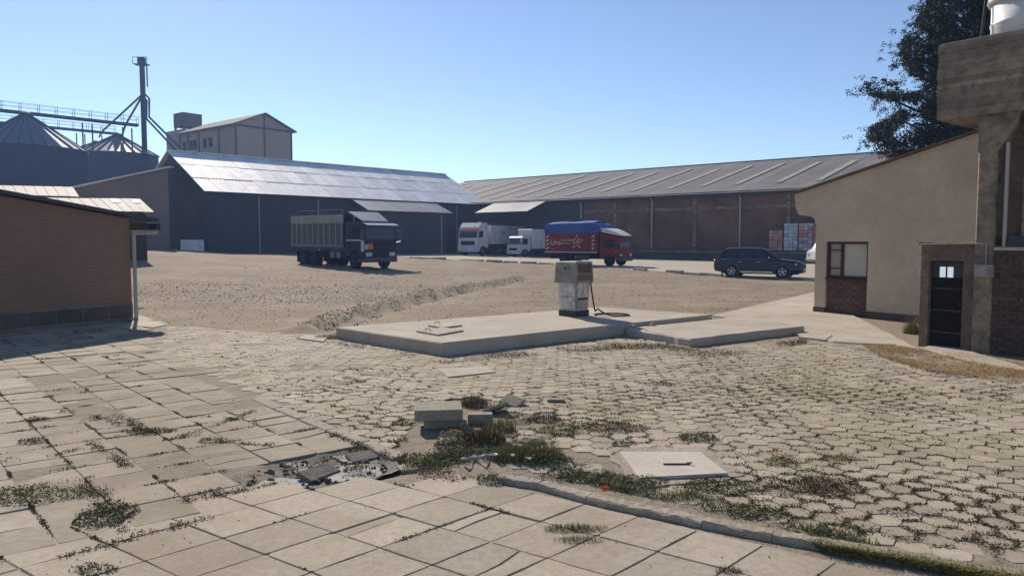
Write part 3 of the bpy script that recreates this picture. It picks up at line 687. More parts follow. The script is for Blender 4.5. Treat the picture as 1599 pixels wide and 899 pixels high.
# zones of dense weeds over the hex paving (pixel centre, radius in metres)
ZN = [(1290, 760, 1.6, .9), (1400, 830, 1.3, .9), (1500, 800, 1.5, .8), (1300, 640, 3.0, .75), (1200, 600, 3.0, .5), (1480, 690, 1.8, .45), (560, 600, 1.2, .6), (640, 650, 1.0, .75), (900, 680, 1.6, .8), (760, 700, 1.4, .9), (1100, 770, 1.2, .9), (1000, 540, 1.5, .6), (1560, 860, 1.2, .9), (1050, 620, 2.2, .35)]
ZW = [(G(a, b), r, s_) for a, b, r, s_ in ZN]
for (x, y) in hexes:
    dz = .035 if (x < -.8 and y > 7.5) else .10
    for c_, r, s_ in ZW:
        d_ = (Vector((x, y, 0)) - c_).length / r
        if d_ < 1.3: dz = max(dz, s_ * (1 - .6 * min(1, d_)))
    dz *= .55 + .9 * (noise.noise(Vector((x * 1.2, y * 1.2, 4))) + .3)
    for ax, ay, an, k_ in ((0, HH, 0, 1.5), (HH * .866, HH * .5, -pi / 3, .8), (HH * .866, -HH * .5, pi / 3, .8)):
        if random.random() < dz * k_ * 1.15:
            tx, ty = x + ax * cr - ay * sr, y + ax * sr + ay * cr; green = noise.noise(Vector((x * .8, y * .8, 14))) > .15
            f = 1.5 if ty < 7 else (1 if ty < 11 else .6)
            tuft(gmb if green else dm, tx, ty, 0.0, random.uniform(.10, .19), random.uniform(.008, .022), int(random.uniform(30, 60) * f), an + hrot, .12)
for p, nm, ja in joint_pts:
    k = noise.noise(Vector((p.x * .9, p.y * .9, 21)))
    pr = (.14 if nm == 'foreground_pavement' else .45) + .7 * k
    if nm == 'worn_pavement' and p.y > 10: pr *= .45
    if random.random() < pr:
        green = noise.noise(Vector((p.x * .7, p.y * .7, 31))) > .18
        tuft(gmb if green else dm, p.x, p.y, .0, random.uniform(.08, .26), random.uniform(.006, .02), random.randint(40, 90), ja, .055)
STRIPS = [([(185, 650), (212, 664), (240, 680)], .10, 1), ([(130, 685), (170, 708), (210, 732)], .08, .8), ([(125, 755), (160, 785), (198, 822)], .16, 1.6), ([(290, 782), (370, 768), (450, 750)], .07, 1.3), ([(210, 836), (260, 826), (322, 810)], .07, 1.2), ([(100, 868), (150, 856), (200, 845)], .07, 1),
          ([(295, 650), (345, 652), (398, 660)], .05, .8), ([(330, 690), (395, 696), (465, 694)], .08, .7), ([(465, 732), (515, 716), (565, 700)], .07, 1.3), ([(505, 672), (560, 694), (615, 716)], .04, 1), ([(0, 720), (60, 716), (130, 700)], .06, .6), ([(250, 690), (330, 668), (400, 640)], .05, .6), ([(90, 640), (150, 652), (200, 665)], .06, .5), ([(390, 745), (430, 738), (462, 722)], .07, 1), ([(700, 752), (740, 745), (790, 748)], .06, 1), ([(640, 690), (600, 668), (560, 650)], .08, .4), ([(540, 590), (580, 600), (620, 612)], .12, .5), ([(0, 770), (70, 760), (150, 740)], .08, .6)]
for L_, w_, dn in STRIPS:
    for a, b in zip(L_[:-1], L_[1:]):
        pa_, pb_ = G(*a), G(*b); ln = (pb_ - pa_).length; an = math.atan2(pb_.y - pa_.y, pb_.x - pa_.x)
        for k in range(int(ln / .07 * dn)):
            if random.random() < .2: continue
            p = pa_.lerp(pb_, random.random()); tuft(gmb if random.random() < .35 else dm, p.x, p.y + random.gauss(0, w_ * .4), .0, random.uniform(.08, .18), random.uniform(.01, .035), random.randint(30, 60), an, .22)
mk('dry_joint_weeds', dm, M_dry, kind='stuff', label='dry brown weeds growing in the paving joints', cat='weeds', attr=True)
mk('green_joint_weeds', gmb, M_dgreen, kind='stuff', label='small green weeds growing in the paving joints', cat='weeds', attr=True)
# straw by the door, grass on kerb, dry grass of the lot, gravel
def scatter(name, poly, n, h, m, label, cat, w=.0038, kfun=None, seed=5, lean=.8):
    random.seed(seed); mm = MB(); xs_ = [p[0] for p in poly]; ys_ = [p[1] for p in poly]; c = 0; tries = 0
    while c < n and tries < n * 30:
        tries += 1
        x, y = random.uniform(min(xs_), max(xs_)), random.uniform(min(ys_), max(ys_))
        if not inpoly(x, y, poly): continue
        if kfun and random.random() > kfun(x, y): continue
        c += 1; z = height(x, y); z = .004 if inpoly(x, y, PAVE) else z
        mm.cr = random.random(); hh = h * random.uniform(.4, 1.3)
        mm.blade((x, y, z), hh, w * random.uniform(.6, 1.5), random.random() * 6.28, hh * random.uniform(lean * .4, lean * 2.2))
    return mk(name, mm, m, kind='stuff', label=label, cat=cat, attr=True)
STR = GP([(1345, 537), (1470, 547), (1599, 566), (1700, 585), (1650, 600), (1540, 592), (1450, 580), (1370, 556)])
scatter('straw_litter', STR, 16000, .035, M_straw, 'brown dead straw spread in front of the dark door', 'straw', w=.0035, kfun=lambda x, y: .15 + 1.2 * max(0, noise.noise(Vector((x * 1.1, y * 1.1, 1))) + .25), lean=2)
KG = GP([(1256, 850), (1330, 862), (1460, 884), (1640, 914), (1700, 940), (1560, 912), (1400, 880), (1290, 862)])
scatter('kerb_grass', KG, 11000, .05, M_green, 'olive grass strip growing along the front of the kerb', 'grass', seed=6)
KG2 = GP([(640, 728), (790, 735), (905, 752), (1000, 772), (1080, 790), (1250, 828), (1400, 862), (1390, 852), (1240, 812), (1080, 770), (950, 738), (860, 705), (700, 700)])
scatter('rubble_weeds', KG2, 7500, .035, M_dgreen, 'mixed low weeds behind the kerb', 'weeds', seed=8, kfun=lambda x, y: max(0, noise.noise(Vector((x * 1.8, y * 1.8, 6))) + .35))
EDG = GP([(470, 528), (560, 536), (690, 560), (990, 532), (1100, 548), (1260, 530), (1260, 538), (1100, 560), (980, 545), (690, 568), (540, 542)])
scatter('island_edge_weeds', EDG, 5000, .04, M_dry, 'dry weeds along the foot of the pump island', 'weeds', seed=9, kfun=lambda x, y: max(0, noise.noise(Vector((x * .9, y * .9, 16))) + .2))
DRT = [tuple(GB(a, b)[:2]) for a, b in [(220, 500), (460, 517), (560, 505), (870, 480), (940, 474), (1100, 486), (1270, 455), (1270, 443), (990, 425), (760, 412), (600, 418), (220, 395)]]
scatter('lot_dry_grass', DRT, 2500, .03, M_straw, 'sparse dry grass on the dirt lot', 'grass', seed=10, w=.003, kfun=lambda x, y: max(0, noise.noise(Vector((x * .35, y * .35, 26))) - .08) * 4)
random.seed(12); mm = MB(); k = 0
while k < 9000:
    x = random.uniform(-16, 14); y_ = random.uniform(17, 46)
    if inpoly(x, y_, PAVE) or inpoly(x, y_, ROAD): continue
    gz = noise.noise(Vector((x * .18, y_ * .18, 40))); pr = .16 + .6 * max(0, gz) + (1.2 if abs(y_ - 29) < 4 and x < -3 else 0)
    if random.random() > pr: continue
    k += 1; r = random.uniform(.009, .024) * (1.7 if random.random() < .06 else 1); z = height(x, y_)
    mm.cr = random.random(); mm.raw([(-r, -r * .8, -r * .3), (r, -r * .7, -r * .3), (r * .8, r * .8, -r * .3), (-r * .9, r * .7, -r * .3), (-r * .5, -r * .3, r * .6), (r * .5, -r * .3, r * .5), (r * .1, r * .5, r * .55)],
        [(0, 1, 5, 4), (1, 2, 6, 5), (2, 3, 6), (3, 0, 4, 6), (4, 5, 6)], TR(x, y_, z + r * .2, random.random() * 6.28))
M_gravel = mat('gravel', (.40, .37, .33), .9, rnd=.35, var=(.30, .28, .25), vs=.5)
mk('gravel', mm, M_gravel, kind='stuff', label='loose grey gravel scattered over the dirt lot', cat='gravel', attr=True)
random.seed(77); mm = MB()
for k in range(900):
    i = random.randrange(len(DITCH) - 1); a, b = Vector(DITCH[i]), Vector(DITCH[i + 1]); p = a.lerp(b, random.random()) + Vector((random.gauss(0, .3), random.gauss(0, .3)))
    r = random.uniform(.008, .026); mm.cr = random.random()
    if inpoly(p.x, p.y, PAVE): continue
    mm.bbox(-r, r, -r * .8, r * .8, -r * .5, r * .5, r * .4, TR(p.x, p.y, height(p.x, p.y) + r * .25, random.random() * 6, random.random() * .6, random.random() * .6))
mk('earth_clods', mm, mat('dark_clod', (.15, .115, .075), .95, rnd=.4), kind='stuff', label='dark earth clods along the eroded rut', cat='clods', attr=True)
# broken kerb between dirt lot and road
bk = thing('broken_kerb', None, None); tag(bk, kind='structure'); random.seed(15)
for i in range(len(ROADW) - 1):
    a, b = Vector((*ROADW[i + 1], 0)), Vector((*ROADW[i], 0)); 
    if i < 2: continue
    d = b - a; n = max(1, int(d.length / 1.4))
    for k in range(n):
        if random.random() < .22: continue
        p = a + d * (k / n); L_ = d.length / n * random.uniform(.75, .97); z = base_h(p.x, p.y)
        mm = MB(); mm.bbox(0, L_, -.14, .14, -.15, random.uniform(.08, .17), .05, frame((p.x, p.y, z), d) @ TR(0, 0, 0, random.gauss(0, .03), 0, random.gauss(0, .015)))
        mk('kerb_stone', mm, M_kerb, bk)
# ------------------------------------------------------------------ warehouses
def line_s(px, o, u):                                     # distance along a wall (origin o, direction u) at picture column px
    d = (px - CX) / F; return (d * o[1] - o[0]) / (u[0] - d * u[1])
def roof_sheets(par, M, L, ncol, nrow, y0, z0, y1, z1, m, seed, lift=.0, skip=None, nm='roof_sheet'):
    q = random.Random(seed); cw = L / ncol
    for i in range(ncol):
        for j in range(nrow):
            if skip and (i, j) in skip: continue
            a0, a1 = j / nrow, (j + 1) / nrow; za, zb = z0 + (z1 - z0) * a0, z0 + (z1 - z0) * a1; ya, yb = y0 + (y1 - y0) * a0, y0 + (y1 - y0) * a1
            e = q.uniform(0, .015); ov = .09 / max(.1, nrow); t = .02 + j * 0.0
            lo = lift + e + .05 * (j % 2 == 0) * 0
            mm = MB(); x0, x1 = i * cw + .012, (i + 1) * cw - .012
            rings = []
            k = 4
            vs = []
            for (yy, zz, up) in ((ya - .08, za - .08 * (z1 - z0) / (y1 - y0), .02), (yb, zb, .0)):
                for b in range(k * 2 + 1):
                    x = x0 + (x1 - x0) * b / (k * 2); r = .018 if b % 2 else 0
                    vs.append((x, yy, zz + up + lo + r))
            n = 2 * k + 1
            vs += [(x, y_, z_ - .04) for x, y_, z_ in vs]
            fs = [(b, b + 1, n + b + 1, n + b) for b in range(n - 1)] + [(2 * n + b + 1, 2 * n + b, b, b + 1) for b in range(n - 1)] + [(0, n, 3 * n, 2 * n), (n - 1, 3 * n - 1, 4 * n - 1, 2 * n - 1)]
            mm.raw(vs, fs, M); mk(nm, mm, m, par)
# left warehouse
O1 = (-29.3, 71.0); U1 = Vector((.69, .724)).normalized(); ML = frame((*O1, 0), U1); LL = 37.0
wl = thing('warehouse', 'long dark fronted warehouse with a bright galvanised gable roof at left centre', 'warehouse')
mm = MB()
mm.box(0, LL, 0, .3, -1, 7.0, ML); mm.box(0, LL, 15.7, 16, -1, 7.0, ML)
for xa, xb in ((.0, .3), (LL - .3, LL)):
    mm.raw([(x, y_, z_) for x in (xa, xb) for y_, z_ in ((.3, -1), (15.7, -1), (15.7, 7.14), (8, 11.1), (.3, 7.14))], [(0, 1, 2, 3, 4), (9, 8, 7, 6, 5), (4, 3, 8, 9), (3, 2, 7, 8), (2, 1, 6, 7), (0, 4, 9, 5)], ML)
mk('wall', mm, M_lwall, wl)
roof_sheets(wl, ML @ TR(-.4, 0, 0), LL + .8, 24, 3, -.5, 6.85, 8.0, 11.35, M_galv, 3)
mm = MB(); mm.raw([(-.4, 8, 11.4), (LL + .4, 8, 11.4), (LL + .4, 16.5, 6.9), (-.4, 16.5, 6.9), (-.4, 8, 11.3), (LL + .4, 8, 11.3), (LL + .4, 16.5, 6.8), (-.4, 16.5, 6.8)], [(3, 2, 1, 0), (4, 5, 6, 7), (0, 4, 7, 3), (1, 2, 6, 5)], ML); mk('rear_roof', mm, M_galv, wl)
mm = MB(); mm.box(-.45, LL + .45, 7.8, 8.2, 11.38, 11.45, ML); mk('ridge_cap', mm, M_galv, wl)
mm = MB(); mm.box(-.4, LL + .4, -.62, -.5, 6.72, 6.86, ML); mk('gutter', mm, M_steel, wl)
for px in (405, 497, 663, 712):
    s_ = line_s(px, O1, U1); mm = MB(); dz = 3.6 if px in (663, 712) else .12
    y0 = -.2 if px != 663 else -3.2
    mm.tube([(s_, y0, .5), (s_, y0, 6.6 if px != 663 else 5.2)], .06, 6, ML); mk('downpipe', mm, M_pipe, wl)
for k in range(9):
    if k in (4, 5, 6): continue
    mm = MB(); mm.box(k * 4.6, k * 4.6 + .3, -.06, 0, -.5, 6.85, ML); mk('pilaster', mm, M_lwall, wl)
# lean-to annex
s0, s1 = 16.0, 28.2
ax = thing('lean_to_annex', 'closed lean-to with a lower grey sheet roof on the front of the left warehouse', 'lean-to')
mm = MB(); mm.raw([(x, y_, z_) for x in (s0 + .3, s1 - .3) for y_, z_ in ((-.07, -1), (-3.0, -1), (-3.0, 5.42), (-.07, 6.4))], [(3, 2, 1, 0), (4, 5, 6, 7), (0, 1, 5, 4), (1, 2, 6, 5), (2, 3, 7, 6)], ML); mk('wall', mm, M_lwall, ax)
roof_sheets(ax, ML @ TR(s0, 0, 0), s1 - s0, 11, 1, -3.7, 5.45, -.64, 6.74, M_galv2, 4)
# right warehouse
O2 = (-4.9, 95.0); U2 = Vector((.76, -.648)).normalized(); MR = frame((*O2, 0), U2); XA, XB = -22.0, 66.0
wr = thing('warehouse', 'very long brick warehouse with grey roof and rows of pale skylight strips at right', 'warehouse')
M_brk = brickmat('far_brick_wall', (.27, .145, .09), (.215, .12, .08), (.15, .11, .085), O2, U2, stain=(.11, .065, .048))
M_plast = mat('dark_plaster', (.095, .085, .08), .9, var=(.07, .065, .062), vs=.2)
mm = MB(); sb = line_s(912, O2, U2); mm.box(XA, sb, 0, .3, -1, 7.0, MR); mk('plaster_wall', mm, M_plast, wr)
mm = MB(); mm.box(sb + .002, XB, 0, .3, -1, 7.0, MR); mk('brick_wall', mm, M_brk, wr)
mm = MB(); mm.box(XA, XB, 41.7, 42, -1, 7.0, MR)
for xa, xb in ((XA, XA + .3), (XB - .3, XB)):
    mm.raw([(x, y_, z_) for x in (xa, xb) for y_, z_ in ((.3, -1), (41.7, -1), (41.7, 7.0), (21, 11.7), (.3, 7.0))], [(0, 1, 2, 3, 4), (9, 8, 7, 6, 5), (4, 3, 8, 9), (3, 2, 7, 8), (2, 1, 6, 7), (0, 4, 9, 5)], MR)
mk('end_wall', mm, M_plast, wr)
mm = MB(); mm.box(sb, XB, -.05, 0, 5.25, 5.55, MR); mk('concrete_band', mm, M_dconc, wr)
ncol = 66; cw = (XB - XA) / ncol
roof_sheets(wr, MR @ TR(XA, 0, 0), XB - XA, ncol, 1, -.55, 6.75, 21.0, 12.0, M_asb, 9)
mm = MB(); mm.raw([(XA, 21, 12.02), (XB, 21, 12.02), (XB, 42.5, 6.8), (XA, 42.5, 6.8), (XA, 21, 11.9), (XB, 21, 11.9), (XB, 42.5, 6.7), (XA, 42.5, 6.7)], [(3, 2, 1, 0), (4, 5, 6, 7), (0, 4, 7, 3), (1, 2, 6, 5)], MR); mk('rear_roof', mm, M_asb, wr)
mm = MB(); mm.box(XA, XB, 20.8, 21.2, 12.02, 12.1, MR); mk('ridge_cap', mm, M_asb, wr)
mm = MB(); mm.box(XA, XB, -.7, -.55, 6.55, 6.8, MR); mk('gutter', mm, M_steel, wr)
qk = random.Random(8)
xk = XA + 3
while xk < XB - 2:                                        # skylights over the sheets
    a0, a1 = qk.uniform(.12, .22), qk.uniform(.72, .9); mm = MB(); zf = lambda a: 6.75 + 5.25 * a + .075; yf = lambda a: -.55 + 21.55 * a
    mm.raw([(x, yf(a), zf(a) + dz) for dz in (0, .03) for x, a in ((xk, a0), (xk + .6, a0), (xk + .6, a1), (xk, a1))], [(4, 5, 6, 7), (0, 1, 5, 4), (1, 2, 6, 5), (2, 3, 7, 6), (3, 0, 4, 7)], MR)
    mk('skylight', mm, M_sky_l, wr); xk += 4.1 + qk.uniform(-.6, .6)
for px, zb in ((908, 4.6), (1018, 1.3), (1155, 1.2)):
    s_ = line_s(px, O2, U2); mm = MB(); mm.tube([(s_, -.15, zb), (s_, -.15, 6.3), (s_, -.55, 6.6)], .085, 7, MR); mk('downpipe', mm, M_pipe, wr)
for px in (960, 1084, 1230, 1340):
    s_ = line_s(px, O2, U2); mm = MB(); mm.box(s_ - .2, s_ + .2, -.1, -.055, .4, 6.7, MR); mk('pilaster', mm, M_dconc, wr)
cn = thing('canopy', 'small sloping sheet canopy in the corner between the two warehouses', 'canopy')
roof_sheets(cn, MR @ TR(4.0, 0, 0), 8.2, 8, 1, -4.0, 5.5, -.72, 6.72, M_galv2, 14)
mm = MB(); mm.box(4.1, 12.1, -3.8, -3.65, 5.3, 5.42, MR); mk('beam', mm, M_dark, cn)
for x in (4.3, 11.9):
    mm = MB(); mm.tube([(x, -3.72, .3), (x, -3.72, 5.35)], .07, 6, MR); mk('post', mm, M_dark, cn)
dk = thing('loading_dock', 'long low loading dock along the foot of the brick warehouse', 'loading dock'); sa = line_s(880, O2, U2)
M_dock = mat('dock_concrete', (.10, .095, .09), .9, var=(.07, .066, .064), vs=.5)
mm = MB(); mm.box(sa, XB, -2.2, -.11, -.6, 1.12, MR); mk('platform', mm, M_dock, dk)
mm = MB(); mm.box(sa, XB, -2.3, -2.2, 1.0, 1.14, MR); mk('edge_beam', mm, M_dconc, dk)
mm = MB(); p = GB(302, 392); mm.box(-1, 1, -.05, .05, 0, 1.2, TR(p.x, 68.5, 1.05, radians(30), radians(-12))); mk('white_board', mm, M_whitep, label='pale board leaning at the foot of the left warehouse', cat='board')
# pallet loads on the dock
def pack_stack(px, n, nrow, mats, label):
    s_ = line_s(px, (O2[0], O2[1]), U2); p = MR @ Vector((s_, -1.25, 1.13)); t = thing('pallet_load', label, 'pallet load', p, math.atan2(U2.y, U2.x), 'pallet loads on the loading dock')
    mm = MB(); mm.box(-.62, .62, -.5, .5, 0, .12); mk('pallet', mm, M_dock, t)
    q = random.Random(px)
    for k in range(nrow):
        for i in range(3):
            for j in range(2):
                mm = MB(); w, d, h = .4, .5, .31; mm.bbox(-.61 + i * .41, -.61 + i * .41 + w, -.5 + j * .5, -.5 + j * .5 + d - .01, .125 + k * h, .125 + k * h + h - .015, .03, TR(q.uniform(-.015, .015), q.uniform(-.02, .02), 0))
                mk('pack', mm, q.choice(mats), t)
M_pr = mat('red_pack', (.46, .19, .155), .7, var=(.40, .28, .25), vs=6, rnd=.25); M_pb = mat('blue_white_pack', (.44, .46, .50), .7, var=(.36, .41, .5), vs=7, rnd=.25)
pack_stack(1221, 2, 6, [M_pr], 'shorter red pallet load at the left of the three'); pack_stack(1244, 2, 8, [M_pb], 'tallest pale blue pallet load between two red ones'); pack_stack(1267, 2, 8, [M_pr, M_pr, M_pb], 'red pallet load next to the tan building corner'); pack_stack(1290, 2, 7, [M_pr], 'red pallet load hidden behind the tan building')
# ------------------------------------------------------------------ silos and elevator
def silo(px, Y, R, zr, za, label):
    c = A(px, 300, Y); t = thing('grain_silo', label, 'silo', (c.x, c.y, 0), 0, 'grain silos')
    mm = MB(); prof = [(R, 0)]
    z = 0
    while z < zr - .5: prof += [(R, z + .55), (R + .015, z + .6), (R + .015, z + .65), (R, z + .7)]; z += .7
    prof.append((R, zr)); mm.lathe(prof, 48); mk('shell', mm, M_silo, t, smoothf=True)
    n = 28
    for k in range(n):
        a0, a1 = 2 * pi * k / n + .01, 2 * pi * (k + 1) / n - .01; r0 = R + .25; mm = MB()
        mm.face([(r0 * cos(a0), r0 * sin(a0), zr - .05), (r0 * cos(a1), r0 * sin(a1), zr - .05), (.7 * cos(a1), .7 * sin(a1), za), (.7 * cos(a0), .7 * sin(a0), za)]); mk('roof_panel', mm, M_silor, t)
    for k in range(n):
        a = 2 * pi * k / n; mm = MB(); mm.tube([((R + .25) * cos(a), (R + .25) * sin(a), zr), (.7 * cos(a), .7 * sin(a), za + .06)], .06, 4); mk('roof_rib', mm, M_steel, t)
    mm = MB(); mm.lathe([(.8, za - .1), (.8, za + .35), (.3, za + .6)], 16); mk('cap', mm, M_steel, t)
    return t
def zat(py, Y): return CH + (HY - py) / F * Y
silo(45, 118, 8.4, zat(228, 112), zat(183, 118), 'large grain silo at the left edge of the photo')
silo(186, 150, 7.4, zat(240, 146), zat(214, 150), 'grain silo beneath the tall elevator tower')
silo(152, 186, 9.0, zat(247, 184), zat(225, 186), 'far grain silo peeking between the two nearer silos')
def catwalk(p0, p1, label, posts):
    t = thing('catwalk', label, 'catwalk', (0, 0, 0), 0, 'catwalks over the silos'); d = (p1 - p0); M = frame(p0, d); L = Vector((d.x, d.y)).length
    mm = MB(); mm.box(0, L, -.5, .5, -.5, 0, M); mk('conveyor', mm, M_steel, t)
    n = int(L / 2.6)
    for sgn in (-.6, .6):
        for k in range(n + 1):
            mm = MB(); mm.box(L * k / n - .035, L * k / n + .035, sgn - .035, sgn + .035, -.1, 1.35, M); mk('post', mm, M_steel, t)
        for zz in (.65, 1.3):
            mm = MB(); mm.box(0, L, sgn - .025, sgn + .025, zz, zz + .05, M); mk('handrail', mm, M_steel, t)
    for f_, zb in posts:
        for sgn in (-.8, .8):
            mm = MB(); mm.box(L * f_ + sgn - .1, L * f_ + sgn + .1, -.1, .1, zb, -.9, M); mk('support', mm, M_steel, t)
pa = A(-60, 168, 121); pb = A(215, 195, 141); pb.z = pa.z = zat(196.5, 141)
catwalk(pa, pb, 'upper railed catwalk running over the silos to the elevator tower', [(.68, -14), (.93, -6)])
pa = A(-60, 186, 146); pb = A(180, 210, 166); pb.z = pa.z = zat(209.5, 166)
catwalk(pa, pb, 'lower railed catwalk behind the upper one', [(.75, -4.5), (.93, -4.5)])
tw = thing('elevator_tower', 'tall slim grain elevator tower rising above the silos', 'tower', (A(222, 100, 150).x, 150, 0))
mm = MB(); mm.box(-.45, -.1, -.3, .3, 0, zat(97, 150)); mk('leg_casing', mm, M_steel, tw)
mm = MB(); mm.box(.1, .36, -.3, .3, 0, zat(97, 150)); mk('leg_casing', mm, M_steel, tw)
mm = MB(); mm.box(-.75, .55, -.5, .5, zat(108, 150), zat(96, 150)); mk('head', mm, M_steel, tw)
mm = MB(); z_ = zat(106, 150)
for sx in (-1.5, 1.3): mm.box(sx - .04, sx + .04, -.8, -.72, z_, z_ + 1.3)
mm.box(-1.5, 1.3, -.8, -.74, z_ + 1.2, z_ + 1.3); mm.box(-1.5, 1.3, -.8, .8, z_ - .1, z_); mk('platform', mm, M_steel, tw, kind='stuff')
mm = MB(); mm.tube([(.9, 0, zat(140, 150)), (.9, 0, zat(108, 150))], .14, 6); mk('pipe', mm, M_steel, tw)
k = 0
mm = MB()
while k < 34: mm.box(-.12, .12, -.3, .3, 2 + k, 2.1 + k); k += 1.1
mk('rungs', mm, M_steel, tw, kind='stuff')
tx = tw.location.x
def spout(pts, label):
    mm = MB(); mm.tube(pts, .2, 6); mk('grain_spout', mm, M_steel, label=label, cat='pipe', group='grain spouts')
spout([A(221, 149, 150), A(160, 205, 158), A(155, 214, 166)], 'long slanting spout pipe from the tower to the lower catwalk')
spout([A(221, 152, 149.5), A(196, 195, 147), A(190, 213, 149)], 'steep spout pipe from the tower to the near silo top')
spout([A(225, 146, 150), A(233, 154, 150), A(233, 183, 150), A(282, 232, 147)], 'upper bent spout pipe from the tower to the mill building')
spout([A(225, 152, 151), A(229, 157, 151), A(229, 186, 151), A(278, 238, 149)], 'lower bent spout pipe from the tower to the mill building')
# mill building
mlb = thing('mill_building', 'tall pale mill building with gable end and rooftop tank behind the warehouse', 'building')
C0 = Vector((-48.4, 130, 0)); g = Vector((.63, .776, 0)).normalized(); MM = frame(C0, g); zt = zat(195.5, 130); GW = 11.6; SL = 19.5
mm = MB(); mm.raw([(x, y_, z_) for y_ in (0, SL) for x, z_ in ((0, 0), (GW, 0), (GW, zt), (GW / 2, zt + 2.35), (0, zt))], [(0, 1, 2, 3, 4), (9, 8, 7, 6, 5), (0, 4, 9, 5), (1, 6, 7, 2)], MM); mk('wall', mm, M_mill, mlb)
mm = MB(); ov = .7
for a, b in (((-ov, zt - .28), (GW / 2, zt + 2.4)), ((GW / 2, zt + 2.4), (GW + ov, zt - .28))):
    mm.raw([(x, y_, z_ + dz) for dz in (0, .18) for x, z_, y_ in ((a[0], a[1], -ov), (b[0], b[1], -ov), (b[0], b[1], SL), (a[0], a[1], SL))], [(3, 2, 1, 0), (4, 5, 6, 7), (0, 1, 5, 4), (3, 0, 4, 7), (1, 2, 6, 5), (2, 3, 7, 6)], MM)
mk('roof', mm, M_mill2, mlb, kind='stuff')
for x0, x1, z0, z1 in ((0, .35, 0, zt), (GW - .35, GW, 0, zt), (GW / 2 - .15, GW / 2 + .15, 12, zt + 2.2), (.35, GW - .35, zt - .35, zt), (.35, GW - .35, 12.6, 13.3)):
    mm = MB(); mm.box(x0, x1, -.1, -.003, z0, z1, MM); mk('concrete_frame', mm, M_mill2, mlb)
for y_ in (5, 12, 16, 19):
    mm = MB(); mm.box(-.1, -.003, y_, y_ + .4, 0, zt - .35, MM); mk('concrete_frame', mm, M_mill2, mlb)
for y_ in (7.5, 9.5, 13, 14.5, 17):
    wf = MB(); wf.box(-.06, -.004, y_, y_ + 1.2, zt - 3.4, zt - 1.7, MM); w_ = mk('window', wf, M_mill2, mlb); wf = MB(); wf.box(-.08, -.062, y_ + .12, y_ + 1.08, zt - 3.3, zt - 1.8, MM); mk('pane', wf, M_black, w_)
# tank tower at the mill's rear corner
rt = thing('rooftop_tank', 'square concrete water tank on legs at the left end of the mill building', 'tank')
c = A(301, 200, 158); MT = frame((c.x, c.y, 0), g)
zz0, zz1 = zat(201, 158), zat(180, 158)
mm = MB(); mm.box(-2.1, 2.1, 0, 4.0, zz0, zz1, MT); mk('tank', mm, M_mill2, rt)
for sx in (-2.0, 1.6):
    for sy in (.05, 3.6):
        mm = MB(); mm.box(sx, sx + .4, sy, sy + .4, zz0 - 3, zz0 - .002, MT); mk('leg', mm, M_mill2, rt)
mm = MB(); mm.box(-2.8, 3.0, -1, 6, 0, zat(207, 158), MT); mk('base_block', mm, M_mill, rt)
# ------------------------------------------------------------------ sheds at left
def poly3(mb, pts, th):
    n = len(pts); v = [tuple(p) for p in pts] + [(p[0], p[1], p[2] - th) for p in pts]
    mb.raw(v, [tuple(range(n)), tuple(range(2 * n - 1, n - 1, -1))] + [(i, n + i, n + (i + 1) % n, (i + 1) % n) for i in range(n)])
sh = thing('shed', 'low shed with a beige sheet roof and two pale skylights behind the left house', 'shed')
E0, E1 = A(-260, 322, 36), A(241, 331, 45); T0_, T1_ = A(-260, 306, 43), A(219, 310.5, 51)
qk = random.Random(4); n = 26
for i in range(n):
    a, b = i / n + .001, (i + 1) / n - .001; mm = MB(); up = Vector((0, 0, qk.uniform(0, .02)))
    poly3(mm, [E0.lerp(E1, b) + up, E0.lerp(E1, a) + up, T0_.lerp(T1_, a) + up, T0_.lerp(T1_, b) + up][::-1], .04); mk('roof_sheet', mm, M_beige, sh)
for f0, f1 in ((.875, .905), (.955, .985)):
    mm = MB(); up = Vector((0, 0, .05)); q4 = [E0.lerp(E1, f0).lerp(T0_.lerp(T1_, f0), .6), E0.lerp(E1, f1).lerp(T0_.lerp(T1_, f1), .6), E0.lerp(E1, f1).lerp(T0_.lerp(T1_, f1), .93), E0.lerp(E1, f0).lerp(T0_.lerp(T1_, f0), .93)]
    poly3(mm, [p + up for p in q4], .02); mk('skylight', mm, M_sky_l, sh)
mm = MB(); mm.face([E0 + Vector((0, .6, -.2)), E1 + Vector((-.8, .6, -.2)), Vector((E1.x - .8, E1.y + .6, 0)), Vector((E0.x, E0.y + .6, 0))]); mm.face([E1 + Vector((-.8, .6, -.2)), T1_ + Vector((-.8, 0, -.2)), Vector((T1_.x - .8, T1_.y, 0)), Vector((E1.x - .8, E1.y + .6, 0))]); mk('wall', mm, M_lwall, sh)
s2 = thing('shed', 'higher rust beige sheet roof shed behind the lower shed at far left', 'shed')
E0, E1 = A(-260, 296, 48), A(124, 307, 54); T0_, T1_ = A(-260, 284, 56), A(114, 292, 62)
for i in range(22):
    a, b = i / 22 + .001, (i + 1) / 22 - .001; mm = MB(); up = Vector((0, 0, qk.uniform(0, .02)))
    poly3(mm, [E0.lerp(E1, a) + up, E0.lerp(E1, b) + up, T0_.lerp(T1_, b) + up, T0_.lerp(T1_, a) + up], .05); mk('roof_sheet', mm, M_beige, s2)
mm = MB(); mm.face([E1 + Vector((-.5, .1, -.1)), T1_ + Vector((-.5, 0, -.1)), Vector((T1_.x - .5, T1_.y, 0)), Vector((E1.x - .5, E1.y, 0))]); mm.face([E0 + Vector((0, .1, -.1)), E1 + Vector((-.5, .1, -.1)), Vector((E1.x - .5, E1.y, 0)), Vector((E0.x, E0.y, 0))]); mk('wall', mm, M_lwall, s2)
s3 = thing('brick_shed', 'dark brown brick shed with a rising thin roof edge in front of the silos', 'shed')
p0, p1 = A(118, 294, 66), A(262, 262, 70); bk_ = Vector((-6, 12, -.6))
